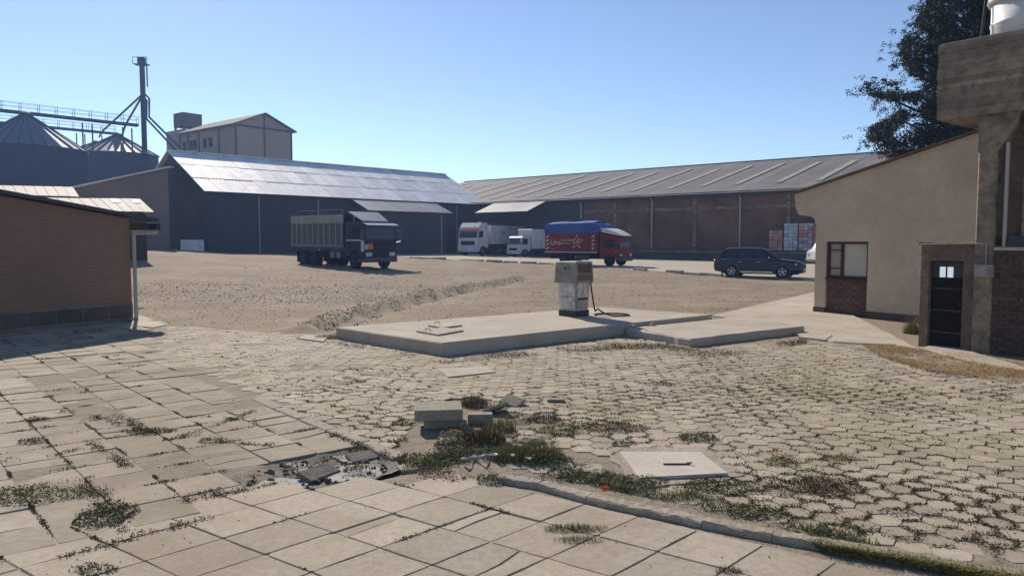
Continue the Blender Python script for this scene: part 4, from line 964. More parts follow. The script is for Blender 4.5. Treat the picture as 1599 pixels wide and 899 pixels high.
mm = MB(); mm.raw([p0, p1, (p1.x, p1.y, 0), (p0.x, p0.y, 0)], [(3, 2, 1, 0)]); mm.face([p0, p0 + bk_, (p0.x + bk_.x, p0.y + bk_.y, 0), (p0.x, p0.y, 0)]); mk('wall', mm, mat('brown_brick_wall', (.30, .21, .165), .9, var=(.24, .17, .135), vs=.4), s3)
mm = MB(); o_ = Vector((-.3, -.5, .08)); bk2 = Vector((-2.0, 6, .75))
poly3(mm, [p0 + o_, p1 + Vector((.3, -.5, .08)), p1 + bk2, p0 + bk2], .12); mk('roof', mm, M_galv, s3)
# ------------------------------------------------------------------ left house
B0 = G(207, 498); B1 = G(0, 518); uL = (B1 - B0).normalized(); MH_ = frame(B0, uL)
M_wall_l = brickmat('left_house_brick', (.30, .165, .105), (.24, .135, .09), (.30, .20, .14), B0, (-.5, -.86), bw=.27, bh=.095, stain=(.24, .145, .10), mort=.01)
hl = thing('house', 'near reddish brown brick house with a stone base at the left edge', 'house'); LH = 11.0; zc, slp = 2.80, .145
mm = MB(); mm.raw([(x, y_, z_) for y_ in (0, -5) for x, z_ in ((0, -.1), (LH, -.1), (LH, zc + slp * LH), (0, zc))], [(0, 1, 2, 3), (7, 6, 5, 4), (0, 3, 7, 4), (1, 5, 6, 2), (3, 2, 6, 7)], MH_); mk('wall', mm, M_wall_l, hl)
mm = MB(); mm.raw([(x, y_, z_ + dz) for dz in (0, .09) for x, z_, y_ in ((-.75, zc - .08, .22), (LH, zc + .05 + slp * LH, .22), (LH, zc + .05 + slp * LH, -5.5), (-.75, zc - .08, -5.5))], [(0, 1, 2, 3), (7, 6, 5, 4), (0, 4, 5, 1), (3, 7, 4, 0), (1, 5, 6, 2), (2, 6, 7, 3)], MH_); mk('roof', mm, M_dark, hl)
mm = MB(); mm.box(0, LH, 0, .035, -.1, .47, MH_); mk('base_mortar', mm, M_mortar, hl)
x = .05
while x < LH - .7:
    mm = MB(); w = random.uniform(.58, .66); mm.bbox(x, x + w, .035, .062, .07, .41, .012, MH_); mk('base_stone', mm, M_stone, hl); x += w + .05
mm = MB(); mm.box(-.06, .75, -.08, .06, zc - .56, zc - .46, MH_); mm2 = MB(); mm2.box(-.78, .02, .02, .12, 2.36, 2.48, MH_); mk('eave_beam', mm2, M_kerb, hl)
for k in range(5):
    mm = MB(); mm.box(-.72, 0, -.25 - k * 1.1, -.13 - k * 1.1, zc - .32, zc - .14, MH_); mk('rafter', mm, M_bark, hl)
mm = MB(); mm.box(-.8, -.68, -5, .2, zc - .3, zc - .13, MH_); mk('gutter', mm, M_steel, hl)
mm = MB(); mm.tube([(-.74, .12, zc - .28), (-.74, .12, 2.42), (-.05, .1, 2.36), (-.05, .1, .02)], .055, 8, MH_); mk('downpipe', mm, M_pipe, hl)
stone('stone', G(218, 484), .22, 'dark stone at the foot of the left house corner', 11); stone('stone', G(205, 500), .16, 'stone under the downpipe of the left house', 12)
# ------------------------------------------------------------------ tan building
TO = Vector((9.22, 22.4, 0)); uT = Vector((.53, -.848, 0)).normalized(); MT_ = frame(TO, uT)   # local y>0 is away from the camera
tb = thing('tan_house', 'tan rendered house with a sloping roof edge and a brown window', 'house')
wx0, wx1, wz0, wz1 = .37, 1.70, 1.08, 2.16; zl = 3.62; sl_ = .236
def zr_(t): return zl + (t + .8) * sl_
LT = 6.2; mm = MB()
for P in ([(0, .18), (wx0, .18), (wx0, zr_(wx0)), (0, zr_(0))], [(wx0, wz1), (wx1, wz1), (wx1, zr_(wx1)), (wx0, zr_(wx0))], [(wx1, .18), (LT, .18), (LT, zr_(LT)), (wx1, zr_(wx1))]):
    n = 4; mm.raw([(x, y_, z_) for y_ in (0, .25) for x, z_ in P], [(0, 1, 2, 3), (7, 6, 5, 4), (0, 4, 5, 1), (1, 5, 6, 2), (2, 6, 7, 3), (3, 7, 4, 0)], MT_)
mm.raw([(x, y_, z_) for y_ in (0, .25) for x, z_ in [(-.8, zr_(-.8)), (-.72, 3.15), (-.62, 2.98), (-.18, 2.92), (-.06, 2.84), (0, 2.6), (0, zr_(0))]], [(0, 1, 2, 3, 4, 5, 6), (13, 12, 11, 10, 9, 8, 7)] + [(i, i + 7, (i + 1) % 7 + 7, (i + 1) % 7) for i in range(7)], MT_)
mm.box(.0, .25, .25, 6, .18, zr_(0) - .05, MT_); mk('wall', mm, M_tan, tb)
mm = MB(); mm.box(-.02, wx0, -.025, .24, -.05, .18, MT_); mm.box(wx1, LT, -.025, .24, -.05, .18, MT_); mk('plinth', mm, M_plinth, tb, kind='stuff')
mm = MB(); mm.raw([(x, y_, z_ + dz) for dz in (.0, .05) for x, z_, y_ in ((-.9, zr_(-.9) + .01, -.12), (LT, zr_(LT) + .01, -.12), (LT, zr_(LT) + .01, 7), (-.9, zr_(-.9) + .01, 7))], [(3, 2, 1, 0), (4, 5, 6, 7), (0, 1, 5, 4), (3, 0, 4, 7), (1, 2, 6, 5), (2, 3, 7, 6)], MT_); mk('roof', mm, mat('old_roof_edge', (.16, .11, .085), .9, var=(.10, .08, .07), vs=3), tb)
qk = random.Random(6); z = .0; row = 0
mm = MB(); mm.box(wx0, wx1, .1, .24, -.05, wz0 - .06, MT_); mk('mortar_bed', mm, M_mortar, tb)
while z < wz0 - .09:
    x = wx0 + .004 - (.11 if row % 2 else 0)
    while x < wx1 - .01:
        a, b = max(x, wx0 + .004), min(x + .21, wx1 - .004)
        if b - a > .03: mm = MB(); mm.bbox(a, b, .07 + qk.uniform(-.004, .004), .12, z + .006, z + .078, .004, MT_); mk('brick', mm, M_redbrick, tb)
        x += .222
    z += .086; row += 1
wn_ = mk('window', MB().box(wx0 + .002, wx1 - .002, .13, .16, wz0, wz1 - .002, MT_), M_dark, tb)
for a, b, c_, d_ in ((wx0 + .002, wx0 + .07, wz0, wz1 - .002), (wx1 - .07, wx1 - .002, wz0, wz1 - .002), (wx0 + .07, wx1 - .07, wz1 - .07, wz1 - .002), (wx0 + .07, wx1 - .07, wz0, wz0 + .07), (wx0 + .44, wx0 + .52, wz0 + .07, wz1 - .07)):
    mk('frame', MB().bbox(a, b, .05, .128, c_, d_, .008, MT_), M_brown, wn_)
for zz in (wz0 + .27, wz1 - .27): mk('muntin', MB().box(wx0 + .07, wx0 + .44, .08, .11, zz, zz + .03, MT_), M_brown, wn_)
M_pane = mat('reflecting_glass', (.30, .27, .22), .15, spec=.6)
mk('pane', MB().box(wx0 + .07, wx0 + .44, .115, .125, wz0 + .07, wz1 - .07, MT_), M_pane, wn_); mk('curtain', MB().box(wx0 + .52, wx1 - .07, .115, .125, wz0 + .07, wz1 - .07, MT_), M_curtain, wn_)
mk('window_sill', MB().box(wx0, wx1, -.03, .12, wz0 - .055, wz0 - .004, MT_), M_brown, tb)
# ------------------------------------------------------------------ concrete tank tower
DO = Vector((8.5, 15.3, 0)); uD = Vector((.62, -.785, 0)).normalized(); MD = frame(DO, uD)     # local y>0 = away
tt = thing('water_tower', 'raw concrete tower with a dark metal door and brick base at the right edge', 'tower')
M_dplast = mat('dirty_plaster', (.25, .18, .12), .92, var=(.15, .105, .075), vs=1.2, var2=(.1, .075, .06), vs2=7, bump=.008)
mm = MB(); mm.box(.0, .16, 0, 2.2, -.05, 2.1, MD); mm.box(.16, .8, .0, .22, 1.78, 2.1, MD); mm.box(.8, 1.0, 0, 2.2, -.05, 2.1, MD); mm.box(.16, .8, 1.9, 2.2, -.05, 2.1, MD); mk('door_surround', mm, M_dplast, tt, kind='stuff')
mk('porch_roof', MB().bbox(-.05, 1.0, -.04, 2.3, 2.103, 2.17, .015, MD), M_dconc, tt)
dr = mk('door', MB().bbox(.17, .79, .12, .16, .02, 1.44, .005, MD), mat('door_black_green', (.014, .014, .013), .7, spec=.05, var=(.024, .022, .018), vs=5), tt)
mk('door_top', MB().box(.17, .31, .12, .16, 1.44, 1.76, MD).box(.43, .455, .12, .16, 1.44, 1.76, MD).box(.575, .79, .12, .16, 1.44, 1.76, MD).box(.31, .575, .12, .16, 1.66, 1.76, MD), M_dark, dr, kind='stuff')
M_dayglow = bpy.data.materials.new('daylight_glow_glass'); M_dayglow.use_nodes = True; b_ = M_dayglow.node_tree.nodes['Principled BSDF']; b_.inputs['Base Color'].default_value = (.6, .65, .68, 1); b_.inputs['Emission Color'].default_value = (.75, .88, 1, 1); b_.inputs['Emission Strength'].default_value = .45  # emission stands in for daylight seen through the door panes
for a in (.31, .455): mk('pane', MB().box(a + .003, a + .117, .135, .145, 1.443, 1.657, MD), M_dayglow, dr)
mk('handle', MB().tube([(.72, .1, .85), (.72, .1, 1.0)], .012, 6, MD), M_steel, dr)
for k in range(3): mk('panel_rib', MB().box(.17, .79, .108, .119, .3 + .45 * k, .33 + .45 * k, MD), M_dark, dr)
mk('column', MB().bbox(1.002, 1.34, -.06, .34, -.05, 4.6, .03, MD), M_dconc, tt); mk('column', MB().bbox(3.6, 3.95, -.06, .34, -.05, 4.6, .03, MD), M_dconc, tt)
mk('column', MB().bbox(1.002, 1.34, 2.6, 3.0, -.05, 4.6, .03, MD), M_dconc, tt)
mk('capital', MB().side([(1.05, 4.6), (.98, 4.45), (1.0, 4.2), (1.0, 3.9), (1.34, 3.9), (1.6, 4.3), (1.7, 4.6)], -.055, .3, MD), M_dconc, tt)
mm = MB(); mm.bbox(.25, 5.0, -.12, 3.4, 4.603, 6.11, .03, MD); mk('tank_base', mm, M_dconc, tt)
zz = 4.605; qk = random.Random(19); M_fb = mat('board_marked_concrete', (.36, .28, .19), .93, var=(.24, .185, .13), vs=.9, var2=(.11, .09, .07), vs2=5, bump=.012, bs=18, rnd=.3)
while zz < 6.05:
    hh = qk.choice((.09, .13, .17)); z2 = min(6.10, zz + hh); o1 = qk.uniform(.004, .022)
    mk('form_board_strip', MB().box(.25 - o1, 5.0, -.12 - o1, -.119, zz + .004, z2, MD), M_fb, tt); mk('form_board_strip', MB().box(.25 - o1, .251, -.118, 3.4, zz + .004, z2, MD), M_fb, tt); zz = z2
mk('recess_wall', MB().box(1.34, 3.6, .2, .34, 2.1, 4.6, MD), M_dplast, tt)
mk('beam', MB().bbox(1.75, 1.95, .02, .19, 2.1, 4.55, .02, MD), M_dconc, tt); mk('beam', MB().bbox(2.2, 2.42, .04, .19, 2.1, 4.55, .02, MD), M_dconc, tt)
bw = thing('brick_wall', 'dark brown brick wall at the right edge beside the tower column', 'wall')
mk('mortar_bed', MB().box(1.345, 3.59, -.02, .19, -.05, 2.0, MD), M_mortar, bw)
z = .0; row = 0; M_db = mat('dark_brick', (.125, .075, .055), .92, var=(.09, .06, .048), vs=3, var2=(.06, .045, .04), vs2=15, rnd=.3, bump=.004)
while z < 1.98:
    x = 1.35 - (.11 if row % 2 else 0)
    while x < 3.0:
        a, b = max(x, 1.35), x + .21
        if b - a > .04: mk('brick', MB().bbox(a, b, -.05 + qk.uniform(-.006, .006), -.0, z + .005, z + .079, .005, MD), M_db, bw)
        x += .222
    z += .087; row += 1
mk('coping', MB().bbox(1.345, 3.59, -.09, .19, 2.003, 2.07, .015, MD), M_conc, bw)
mk('dark_box', MB().side([(1.55, 2.072), (1.95, 2.072), (1.9, 2.28), (1.6, 2.28)], -.08, .15, MD), M_dark, label='dark weathered block sitting on the brick wall coping', cat='block')
mk('drain_pipe', MB().tube([(1.5, -.02, 2.08), (1.5, -.02, 4.05)], .035, 8, MD), M_pipe, label='vertical pale pipe rising beside the tower column', cat='pipe')
eb = thing('meter_box', 'grey electric meter box mounted on the tower column', 'meter box')
mk('box', MB().bbox(1.06, 1.38, -.2, -.062, 1.48, 1.72, .01, MD), mat('grey_box_paint', (.27, .245, .21), .5), eb); mk('lid', MB().bbox(1.08, 1.36, -.212, -.2, 1.5, 1.7, .004, MD), M_pumph, eb)
mk('conduit', MB().tube([(1.22, -.08, 1.72), (1.22, -.08, 2.12), (1.0, -.07, 2.14), (.0, -.06, 2.12)], .012, 6, MD), M_pipe, eb)
mk('junction_box', MB().bbox(-.06, -.003, .05, .2, 1.42, 1.62, .006, MD), M_pipe, label='small pale junction box on the left edge of the door surround', cat='box')
wt = thing('water_tank', 'white plastic water tank on top of the concrete tower', 'water tank', MD @ Vector((1.50, .78, 6.12)))
mm = MB(); mm.lathe([(.02, 0), (.6, 0), (.63, .03), (.63, .25), (.645, .27), (.645, .3), (.63, .32), (.63, .68)], 40); mk('body', mm, M_whitep, wt, smoothf=True)
mm = MB(); mm.lathe([(.60, .682), (.68, .685), (.70, .74), (.69, .82), (.55, .96), (.3, 1.06), (.05, 1.08)], 40); mk('lid', mm, M_whitep, wt, smoothf=True)
mk('overflow_pipe', MB().tube([MD @ Vector((.80, .4, 6.11)), MD @ Vector((.86, .45, 7.1))], .025, 8), M_steel, label='thin grey pipe standing beside the white water tank', cat='pipe')
# ------------------------------------------------------------------ pine tree
random.seed(44); tr = thing('pine_tree', 'tall dark pine tree behind the tan house at the upper right', 'tree', (20.6, 33.0, 0))
def P3(px, py, Y=33): return A(px, py, Y) - Vector((20.6, 33.0, 0))
mm = MB(); mm.tube([(0, 0, 0), (.1, 0, 3), (-.1, .1, 7), (.0, 0, 11), (.1, 0, 15), (0, 0, 18)], .42, 9, r1=.08); mk('trunk', mm, M_bark, tr)
BR = [(1352, 136), (1358, 220), (1395, 232), (1375, 205), (1408, 65), (1405, 85), (1440, 12), (1415, 215), (1440, 100), (1450, 50), (1470, 90), (1460, 160), (1420, 150), (1480, 20), (1500, -30), (1450, -60), (1560, -80), (1520, -120), (1600, -10), (1640, 60), (1620, -90), (1440, 190), (1470, 215), (1430, 225), (1500, 180), (1650, 140), (1436, 40), (1510, 60), (1530, 0), (1390, 180)]
cr_ = MB()
def puff(c, r, n):
    cr_.cr = random.random()
    for k in range(int(n * .8)):
        o_ = Vector((random.gauss(0, 1), random.gauss(0, 1), random.gauss(0, .8))) * r * .62
        cr_.leaf(c + o_, random.uniform(.03, .07))
for (px, py) in BR:
    end = P3(px, py, 33 + random.uniform(-1.8, 1.8)); base = Vector((0, 0, max(3, end.z - (abs(end.x) * .18 + .5)))); mid = base.lerp(end, .55) + Vector((0, 0, -.35))
    mk('limb', MB().tube([base, mid, end], .10, 5, r1=.02), M_bark, tr)
    L = (end - base).length; nn = int(30 + L * 26)
    for k in range(nn):
        t = 1 - random.random() ** 1.4 * .85; p = base.lerp(mid, t / .55) if t < .55 else mid.lerp(end, (t - .55) / .45)
        sp = .12 + .85 * (1 - abs(t - .62)) * min(1, L / 4)
        off = Vector((random.gauss(0, 1) * sp * .55, random.gauss(0, 1) * sp * .55, random.gauss(0, .35) * sp)); c = p + off
        puff(c, random.uniform(.09, .15), 20)
CRP = [(1445, -60), (1440, 0), (1428, 45), (1405, 70), (1412, 105), (1432, 122), (1450, 128), (1432, 140), (1400, 128), (1352, 130), (1354, 145), (1378, 158), (1385, 180), (1356, 200), (1360, 225), (1385, 246), (1470, 250), (1482, 215), (1545, 205), (1700, 150), (1700, -60)]
cc = 0
while cc < 12000:
    px, py = random.uniform(1350, 1700), random.uniform(-60, 250)
    if not inpoly(px, py, CRP): continue
    if noise.noise(Vector((px * .025, py * .045, 3))) < (-.35 if px > 1450 else -.05) : continue
    cc += 1; puff(P3(px, py, 33 + random.gauss(0, 1.3)), random.uniform(.09, .17), 18)
mk('crown', cr_, M_tree, tr, attr=True)
# ------------------------------------------------------------------ fuel pump
M_pumpd = mat('pump_display', (.13, .10, .085), .5, var=(.17, .075, .055), vs=5)
fp_loc = G(896, 492.5, .25); fp = thing('fuel_pump', 'old grey and white fuel pump with a flared head on the concrete island', 'fuel pump', (fp_loc.x, fp_loc.y, .25), radians(45))
def taper(x0, y0, z0, x1, y1, z1, b=.01):
    rings = []
    for hx, hy, z in ((x0, y0, z0), (x1, y1, z1)):
        rings.append([(-hx + b, -hy, z), (hx - b, -hy, z), (hx, -hy + b, z), (hx, hy - b, z), (hx - b, hy, z), (-hx + b, hy, z), (-hx, hy - b, z), (-hx, -hy + b, z)])
    return rings
mk('plinth', MB().loft(taper(.27, .29, 0, .275, .295, .15)), M_dark, fp)
mk('cabinet', MB().loft(taper(.25, .27, .152, .285, .305, .86)), M_pump, fp)
mk('head', MB().loft(taper(.355, .37, .862, .33, .345, 1.385)), M_pumph, fp)
mk('top_cap', MB().loft(taper(.335, .35, 1.387, .30, .31, 1.41)), M_pumph, fp)
# faces: -y local is the right face seen, -x local the left face (rz=45)
mk('trim', MB().box(-.02, .02, -.02, .02, .16, 1.38, TR(-.30, -.32, 0)), M_galv2, fp)
def onface(y, z0, z1, x0, x1, t, m, nm): mk(nm, MB().box(x0, x1, y - t, y, z0, z1), m, fp)
onface(-.36, 1.12, 1.34, -.26, .26, .012, M_rust, 'display'); 
for k in range(3): onface(-.374, 1.15 + k * .06, 1.165 + k * .06, -.25, .25, .006, M_pumpd, 'louvre')
onface(-.372, .93, 1.08, -.29, .29, .010, M_pumpd, 'lower_display')
onface(-.292, .20, .42, -.2, .2, .004, mat('faded_poster', (.50, .42, .32), .8, var=(.42, .36, .3), vs=9), 'poster'); onface(-.296, .42, .48, -.2, .22, .004, M_rust, 'red_label')
mk('door_seam', MB().box(-.293, -.288, -.25, .25, .50, .508), M_dark, fp); mk('badge', MB().box(-.358, -.346, -.06, .06, 1.22, 1.25), M_dark, fp)
hp_ = []
for k in range(60):
    t = k / 59
    if t < .45: a = t / .45; hp_.append(Vector((fp_loc.x + .41 + .14 * a * a, fp_loc.y - .08, 1.45 - 1.10 * a + .04 * sin(a * pi))))
    else:
        a = (t - .45) / .55; th = -2.6 + a * 6.0; hp_.append(Vector((fp_loc.x + .98 + .46 * cos(th) * (1 - .05 * a), fp_loc.y + .0 + .33 * sin(th), .275 + .20 * max(0, 1 - a * 5) ** 2)))
hs2 = thing('fuel_hose', 'black fuel hose hanging from the pump and coiled on the island', 'hose')
mk('hose', MB().tube(hp_,   .020, 7), M_black, hs2, smoothf=True)
e = hp_[-1]; mk('nozzle', MB().tube([e, e + Vector((.25, .25, .01)), e + Vector((.62, .33, .015))], .014, 6), M_black, hs2)
mk('ground_cable', MB().tube([G(968, 501, .262), G(990, 508, .27), G(1000, 512, .18), G(1012, 515, .17)], .010, 6), M_pipe, label='thin grey cable running over the island edge', cat='cable')
# ------------------------------------------------------------------ vehicles (x forward, y left, z up)
M_tyre = mat('tyre_rubber', (.022, .021, .02), .85); M_rim = mat('alloy_rim', (.45, .45, .46), .35, metal=.7); M_rimd = mat('dusty_rim', (.16, .14, .12), .7)
M_navy = mat('navy_car_paint', (.010, .016, .034), .28, spec=.5, var=(.014, .02, .036), vs=2); M_trim = mat('grey_trim', (.10, .10, .105), .6); M_silver = mat('silver_trim', (.55, .55, .56), .3, metal=.8)
M_red_l = mat('red_lamp', (.45, .02, .02), .25); M_lamp = mat('clear_lamp', (.55, .57, .58), .12, spec=.8); M_wtruck = mat('white_truck_paint', (.62, .62, .62), .45, var=(.5, .49, .47), vs=1.2)
M_redp = mat('red_truck_paint', (.24, .035, .032), .6, var=(.17, .03, .028), vs=1); M_blue = mat('blue_tarpaulin', (.03, .10, .38), .5, var=(.02, .055, .2), vs=1, bump=.02, bs=3)
M_cream = mat('cream_print', (.62, .52, .46), .7); M_dblue = mat('dark_blue_cab_paint', (.012, .016, .028), .45, spec=.3, var=(.018, .02, .028), vs=1); M_wood = mat('weathered_grey_board', (.34, .33, .27), .85, var=(.26, .25, .2), vs=2); M_cargo = mat('grey_green_panel', (.12, .15, .14), .8, var=(.09, .11, .10), vs=1)
M_orange = mat('orange_plate', (.75, .16, .04), .6)
def wheel(par, x, y, r, w, side, rim=M_rimd, spokes=0):
    M = TR(x, y, r)
    t = mk('wheel', MB().lathe([(r * .6, -w / 2), (r * .93, -w / 2), (r, -w * .36), (r, w * .36), (r * .93, w / 2), (r * .6, w / 2), (r * .55, 0)], 26, M, axis='y'), M_tyre, par, smoothf=False)
    o = side * w / 2
    if not spokes: mk('rim', MB().lathe([(.001, o - side * .05), (r * .25, o + side * .01), (r * .3, o - side * .04), (r * .55, o - side * .06), (r * .62, o + side * .008), (r * .62, o - side * .1)], 20, M, axis='y'), rim, t)
    else:
        mb = MB().lathe([(r * .60, o + side * .006), (r * .66, o + side * .008), (r * .66, o - side * .05), (r * .6, o - side * .05), (r * .60, o + side * .006)], 26, M, axis='y', caps=False)
        for k in range(spokes):
            R_ = Matrix.Rotation(2 * pi * k / spokes, 4, 'Y'); y0, y1 = sorted((o + side * .006, o - side * .02))
            mb.box(-r * .085, r * .085, y0, y1, 0, r * .62, M @ R_)
        mk('rim', mb, rim, t, kind='stuff')
    return t
def veh(name, label, cat, corner, yaw, zz, group=None): return thing(name, label, cat, (corner[0], corner[1], zz), yaw, group)
# --- estate car
yaw = -radians(28); fx = Vector((cos(yaw), sin(yaw), 0)); near = Vector((sin(yaw), -cos(yaw), 0))
pf = A(1222, 432, 40.6); cz = base_h(15, 41.5)
# front near wheel contact sits at px 1206
cen = Vector((pf.x, pf.y, 0)) - fx * 1.36 - near * .80
ca = veh('estate_car', 'dark navy estate car with roof rails parked on the concrete yard', 'car', cen, yaw, cz)
def ring(x, hw, z0, z1, zb, tum=.9): return [(x, -hw * .86, z0), (x, -hw, z0 + .14), (x, -hw * 1.0, (z0 + z1) * .5), (x, -hw * .965, zb), (x, -hw * tum, z1), (x, 0, z1 + .025), (x, hw * tum, z1), (x, hw * .965, zb), (x, hw, (z0 + z1) * .5), (x, hw, z0 + .14), (x, hw * .86, z0)]
st = [(-2.40, .80, .42, .86, .8), (-2.34, .87, .34, 1.0, .92), (-2.1, .91, .30, 1.06, .99), (-1.2, .92, .26, 1.06, .98), (0, .92, .26, 1.04, .96), (.8, .92, .26, 1.03, .95), (1.05, .915, .27, 1.03, .93), (1.5, .91, .27, .99, .9), (2.0, .885, .29, .93, .84), (2.25, .82, .32, .86, .78), (2.40, .68, .36, .74, .66)]
mk('body', MB().loft([ring(x, h, a, b, c) for x, h, a, b, c in st]), M_navy, ca)
def gring(x, hb, ht, zb, zt_): return [(x, -hb, zb), (x, -ht, zt_ - .05), (x, -ht * .9, zt_), (x, ht * .9, zt_), (x, ht, zt_ - .05), (x, hb, zb)]
gs = [(-2.18, .80, .70, 1.0, 1.06), (-1.82, .84, .64, 1.0, 1.50), (-1.5, .84, .65, 1.0, 1.56), (-.4, .85, .66, 1.0, 1.60), (.2, .85, .66, 1.0, 1.585), (.45, .84, .65, 1.0, 1.52), (1.22, .80, .72, 1.0, 1.05)]
mk('glasshouse', MB().loft([gring(*g_) for g_ in gs]), M_glass, ca)
mk('roof', MB().loft([[(x, -w, z), (x, -w * .95, z + .03), (x, w * .95, z + .03), (x, w, z)] for x, w, z in ((-1.95, .62, 1.47), (-1.5, .64, 1.545), (-.4, .65, 1.585), (.2, .645, 1.57), (.42, .62, 1.525))]), M_navy, ca)
for sg in (-1, 1):
    for xb, xt, w in ((.98, .38, .07), (-.25, -.22, .06), (-1.2, -1.05, .08), (-2.1, -1.78, .1)):
        mk('pillar', MB().raw([(xb - w / 2, sg * .845, 1.0), (xb + w / 2, sg * .845, 1.0), (xt + w / 2, sg * .668, 1.53), (xt - w / 2, sg * .668, 1.53), (xb - w / 2, sg * .86, 1.0), (xb + w / 2, sg * .86, 1.0), (xt + w / 2, sg * .68, 1.53), (xt - w / 2, sg * .68, 1.53)], [(0, 1, 2, 3), (7, 6, 5, 4), (0, 4, 5, 1), (2, 6, 7, 3), (1, 5, 6, 2), (3, 7, 4, 0)]), M_navy, ca)
    mk('roof_rail', MB().tube([(-1.8, sg * .58, 1.53), (-1.6, sg * .58, 1.66), (.0, sg * .58, 1.68), (.25, sg * .58, 1.58)], .022, 6), M_silver, ca)
    mk('window_trim', MB().tube([(-2.0, sg * .885, 1.025), (.95, sg * .885, 1.01)], .014, 5), M_silver, ca)
    mk('sill_trim', MB().bbox(-.9, .85, sg * .93 - .025, sg * .93 + .025, .27, .36, .01), M_silver, ca)
    mk('mirror', MB().bbox(.62, .82, sg * .98 - .1, sg * .98 + .1, 1.02, 1.16, .04), M_navy, ca)
    for xh in (.1, -.95): mk('door_handle', MB().bbox(xh - .09, xh + .09, sg * .925 - .012, sg * .925 + .012, .86, .89, .005), M_silver, ca)
    for xs_ in (-.33, .75, -1.3): mk('door_seam', MB().box(xs_ - .004, xs_ + .004, sg * .922 - .003, sg * .922 + .003, .4, .98), M_black, ca)
    mk('headlight', MB().loft([[(2.02, sg * .87, .70), (2.02, sg * .895, .82), (2.3, sg * .66, .8), (2.33, sg * .66, .70)], [(1.9, sg * .8, .70), (1.9, sg * .8, .82), (2.1, sg * .6, .8), (2.1, sg * .6, .7)]]), M_lamp, ca)
    mk('tail_light', MB().bbox(-2.39, -2.14, sg * .80 - .09, sg * .80 + .1, .84, 1.0, .04), M_red_l, ca)
    mk('fog_lamp', MB().bbox(2.22, 2.37, sg * .62 - .08, sg * .62 + .08, .42, .52, .02), M_lamp, ca)
    for xw in (1.36, -1.38):
        y0, y1 = sorted((sg * .80, sg * .935)); mk('wheel_arch', MB().lathe([(.36, y0), (.41, y0), (.41, y1), (.36, y1), (.36, y0)], 28, TR(xw, 0, .36), axis='y', caps=False), M_trim, ca); wheel(ca, xw, sg * .82, .345, .225, sg, M_rim, 5)
mk('grille', MB().bbox(2.28, 2.415, -.42, .42, .55, .72, .02), M_black, ca); mk('bumper', MB().bbox(2.1, 2.40, -.74, .74, .28, .42, .04), M_trim, ca); mk('number_plate', MB().box(2.405, 2.42, -.2, .2, .44, .54), M_whitep, ca)
mk('underbody', MB().box(-2.0, 2.1, -.75, .75, .2, .4), M_black, ca)
# --- dark cargo truck
def vframe(px, Y, yaw, w, side):                          # near front corner on the ground at column px
    f = Vector((cos(yaw), sin(yaw), 0)); lf = Vector((-sin(yaw), cos(yaw), 0)); c = A(px, 400, Y); c = Vector((c.x, c.y, 0)); return c - lf * (side * w / 2)
yaw = -radians(44); c = vframe(568, 44, yaw, 2.45, -1); bt = veh('cargo_truck', 'dark cargo truck with pale stake sided body parked on the dirt lot', 'truck', c, yaw, base_h(c.x, c.y + 1.5) - .02)
bt.rotation_euler[1] = radians(.4)
mk('cab', MB().side([(-2.0, .75), (-2.0, 2.75), (-1.85, 2.86), (-.35, 2.86), (-.12, 2.72), (0, 1.75), (0, .62), (-.5, .62), (-.55, .8), (-.75, 1.08), (-1.3, 1.08), (-1.55, .8)], -1.2, 1.2), M_dblue, bt)
mk('windscreen', MB().raw([(-.105, -1.08, 2.6), (-.105, 1.08, 2.6), (.008, 1.12, 1.82), (.008, -1.12, 1.82), (-.14, -1.08, 2.6), (-.14, 1.08, 2.6), (-.03, 1.12, 1.82), (-.03, -1.12, 1.82)], [(3, 2, 1, 0), (4, 5, 6, 7), (0, 1, 5, 4), (2, 3, 7, 6)]), M_glass, bt)
for sg in (-1, 1):
    y0, y1 = sorted((sg * 1.2, sg * 1.212)); mk('side_window', MB().box(-1.2, -.42, y0, y1, 1.85, 2.5), M_glass, bt)
    mk('mirror', MB().bbox(.08, .16, sg * 1.42 - .12, sg * 1.42 + .12, 1.75, 2.3, .02), M_trim, bt); mk('mirror_arm', MB().tube([(-.1, sg * 1.2, 2.4), (.12, sg * 1.42, 2.35), (.12, sg * 1.42, 1.7), (-.1, sg * 1.2, 1.6)], .015, 5), M_silver, bt)
    mk('headlight', MB().bbox(-.1, .05, sg * .85 - .22, sg * .85 + .22, .78, 1.02, .03), M_lamp, bt)
    mk('step', MB().bbox(-.7, -.15, sg * 1.14 - .06, sg * 1.14 + .06, .42, .62, .02), M_trim, bt)
    wheel(bt, -1.1, sg * 1.05, .50, .30, sg); wheel(bt, -5.7, sg * 1.0, .50, .5, sg); wheel(bt, -6.95, sg * 1.0, .50, .5, sg)
    mk('mud_flap', MB().box(-7.6, -7.58, sg * 1.0 - .28, sg * 1.0 + .28, .25, 1.0), M_black, bt)
mk('bumper', MB().bbox(-.3, .12, -1.2, 1.2, .42, .74, .05), M_trim, bt); mk('grille', MB().bbox(-.02, .03, -.7, .7, .95, 1.55, .01), M_black, bt)
for k in range(4): mk('grille_bar', MB().box(.03, .045, -.7, .7, 1.02 + k * .13, 1.05 + k * .13), M_trim, bt)
mk('orange_plate', MB().box(.032, .055, -.98, -.6, 1.2, 1.55), M_orange, bt); mk('pale_plate', MB().box(.05, .062, -1.18, -1.0, 1.2, 1.5), M_cream, bt)
mk('door_stripe', MB().box(-1.9, -.1, -1.222, -1.2, 1.7, 1.78), M_cream, bt); mk('corner_panel', MB().bbox(-.28, .02, -1.24, -1.2, 1.08, 1.72, .01), M_wtruck, bt)
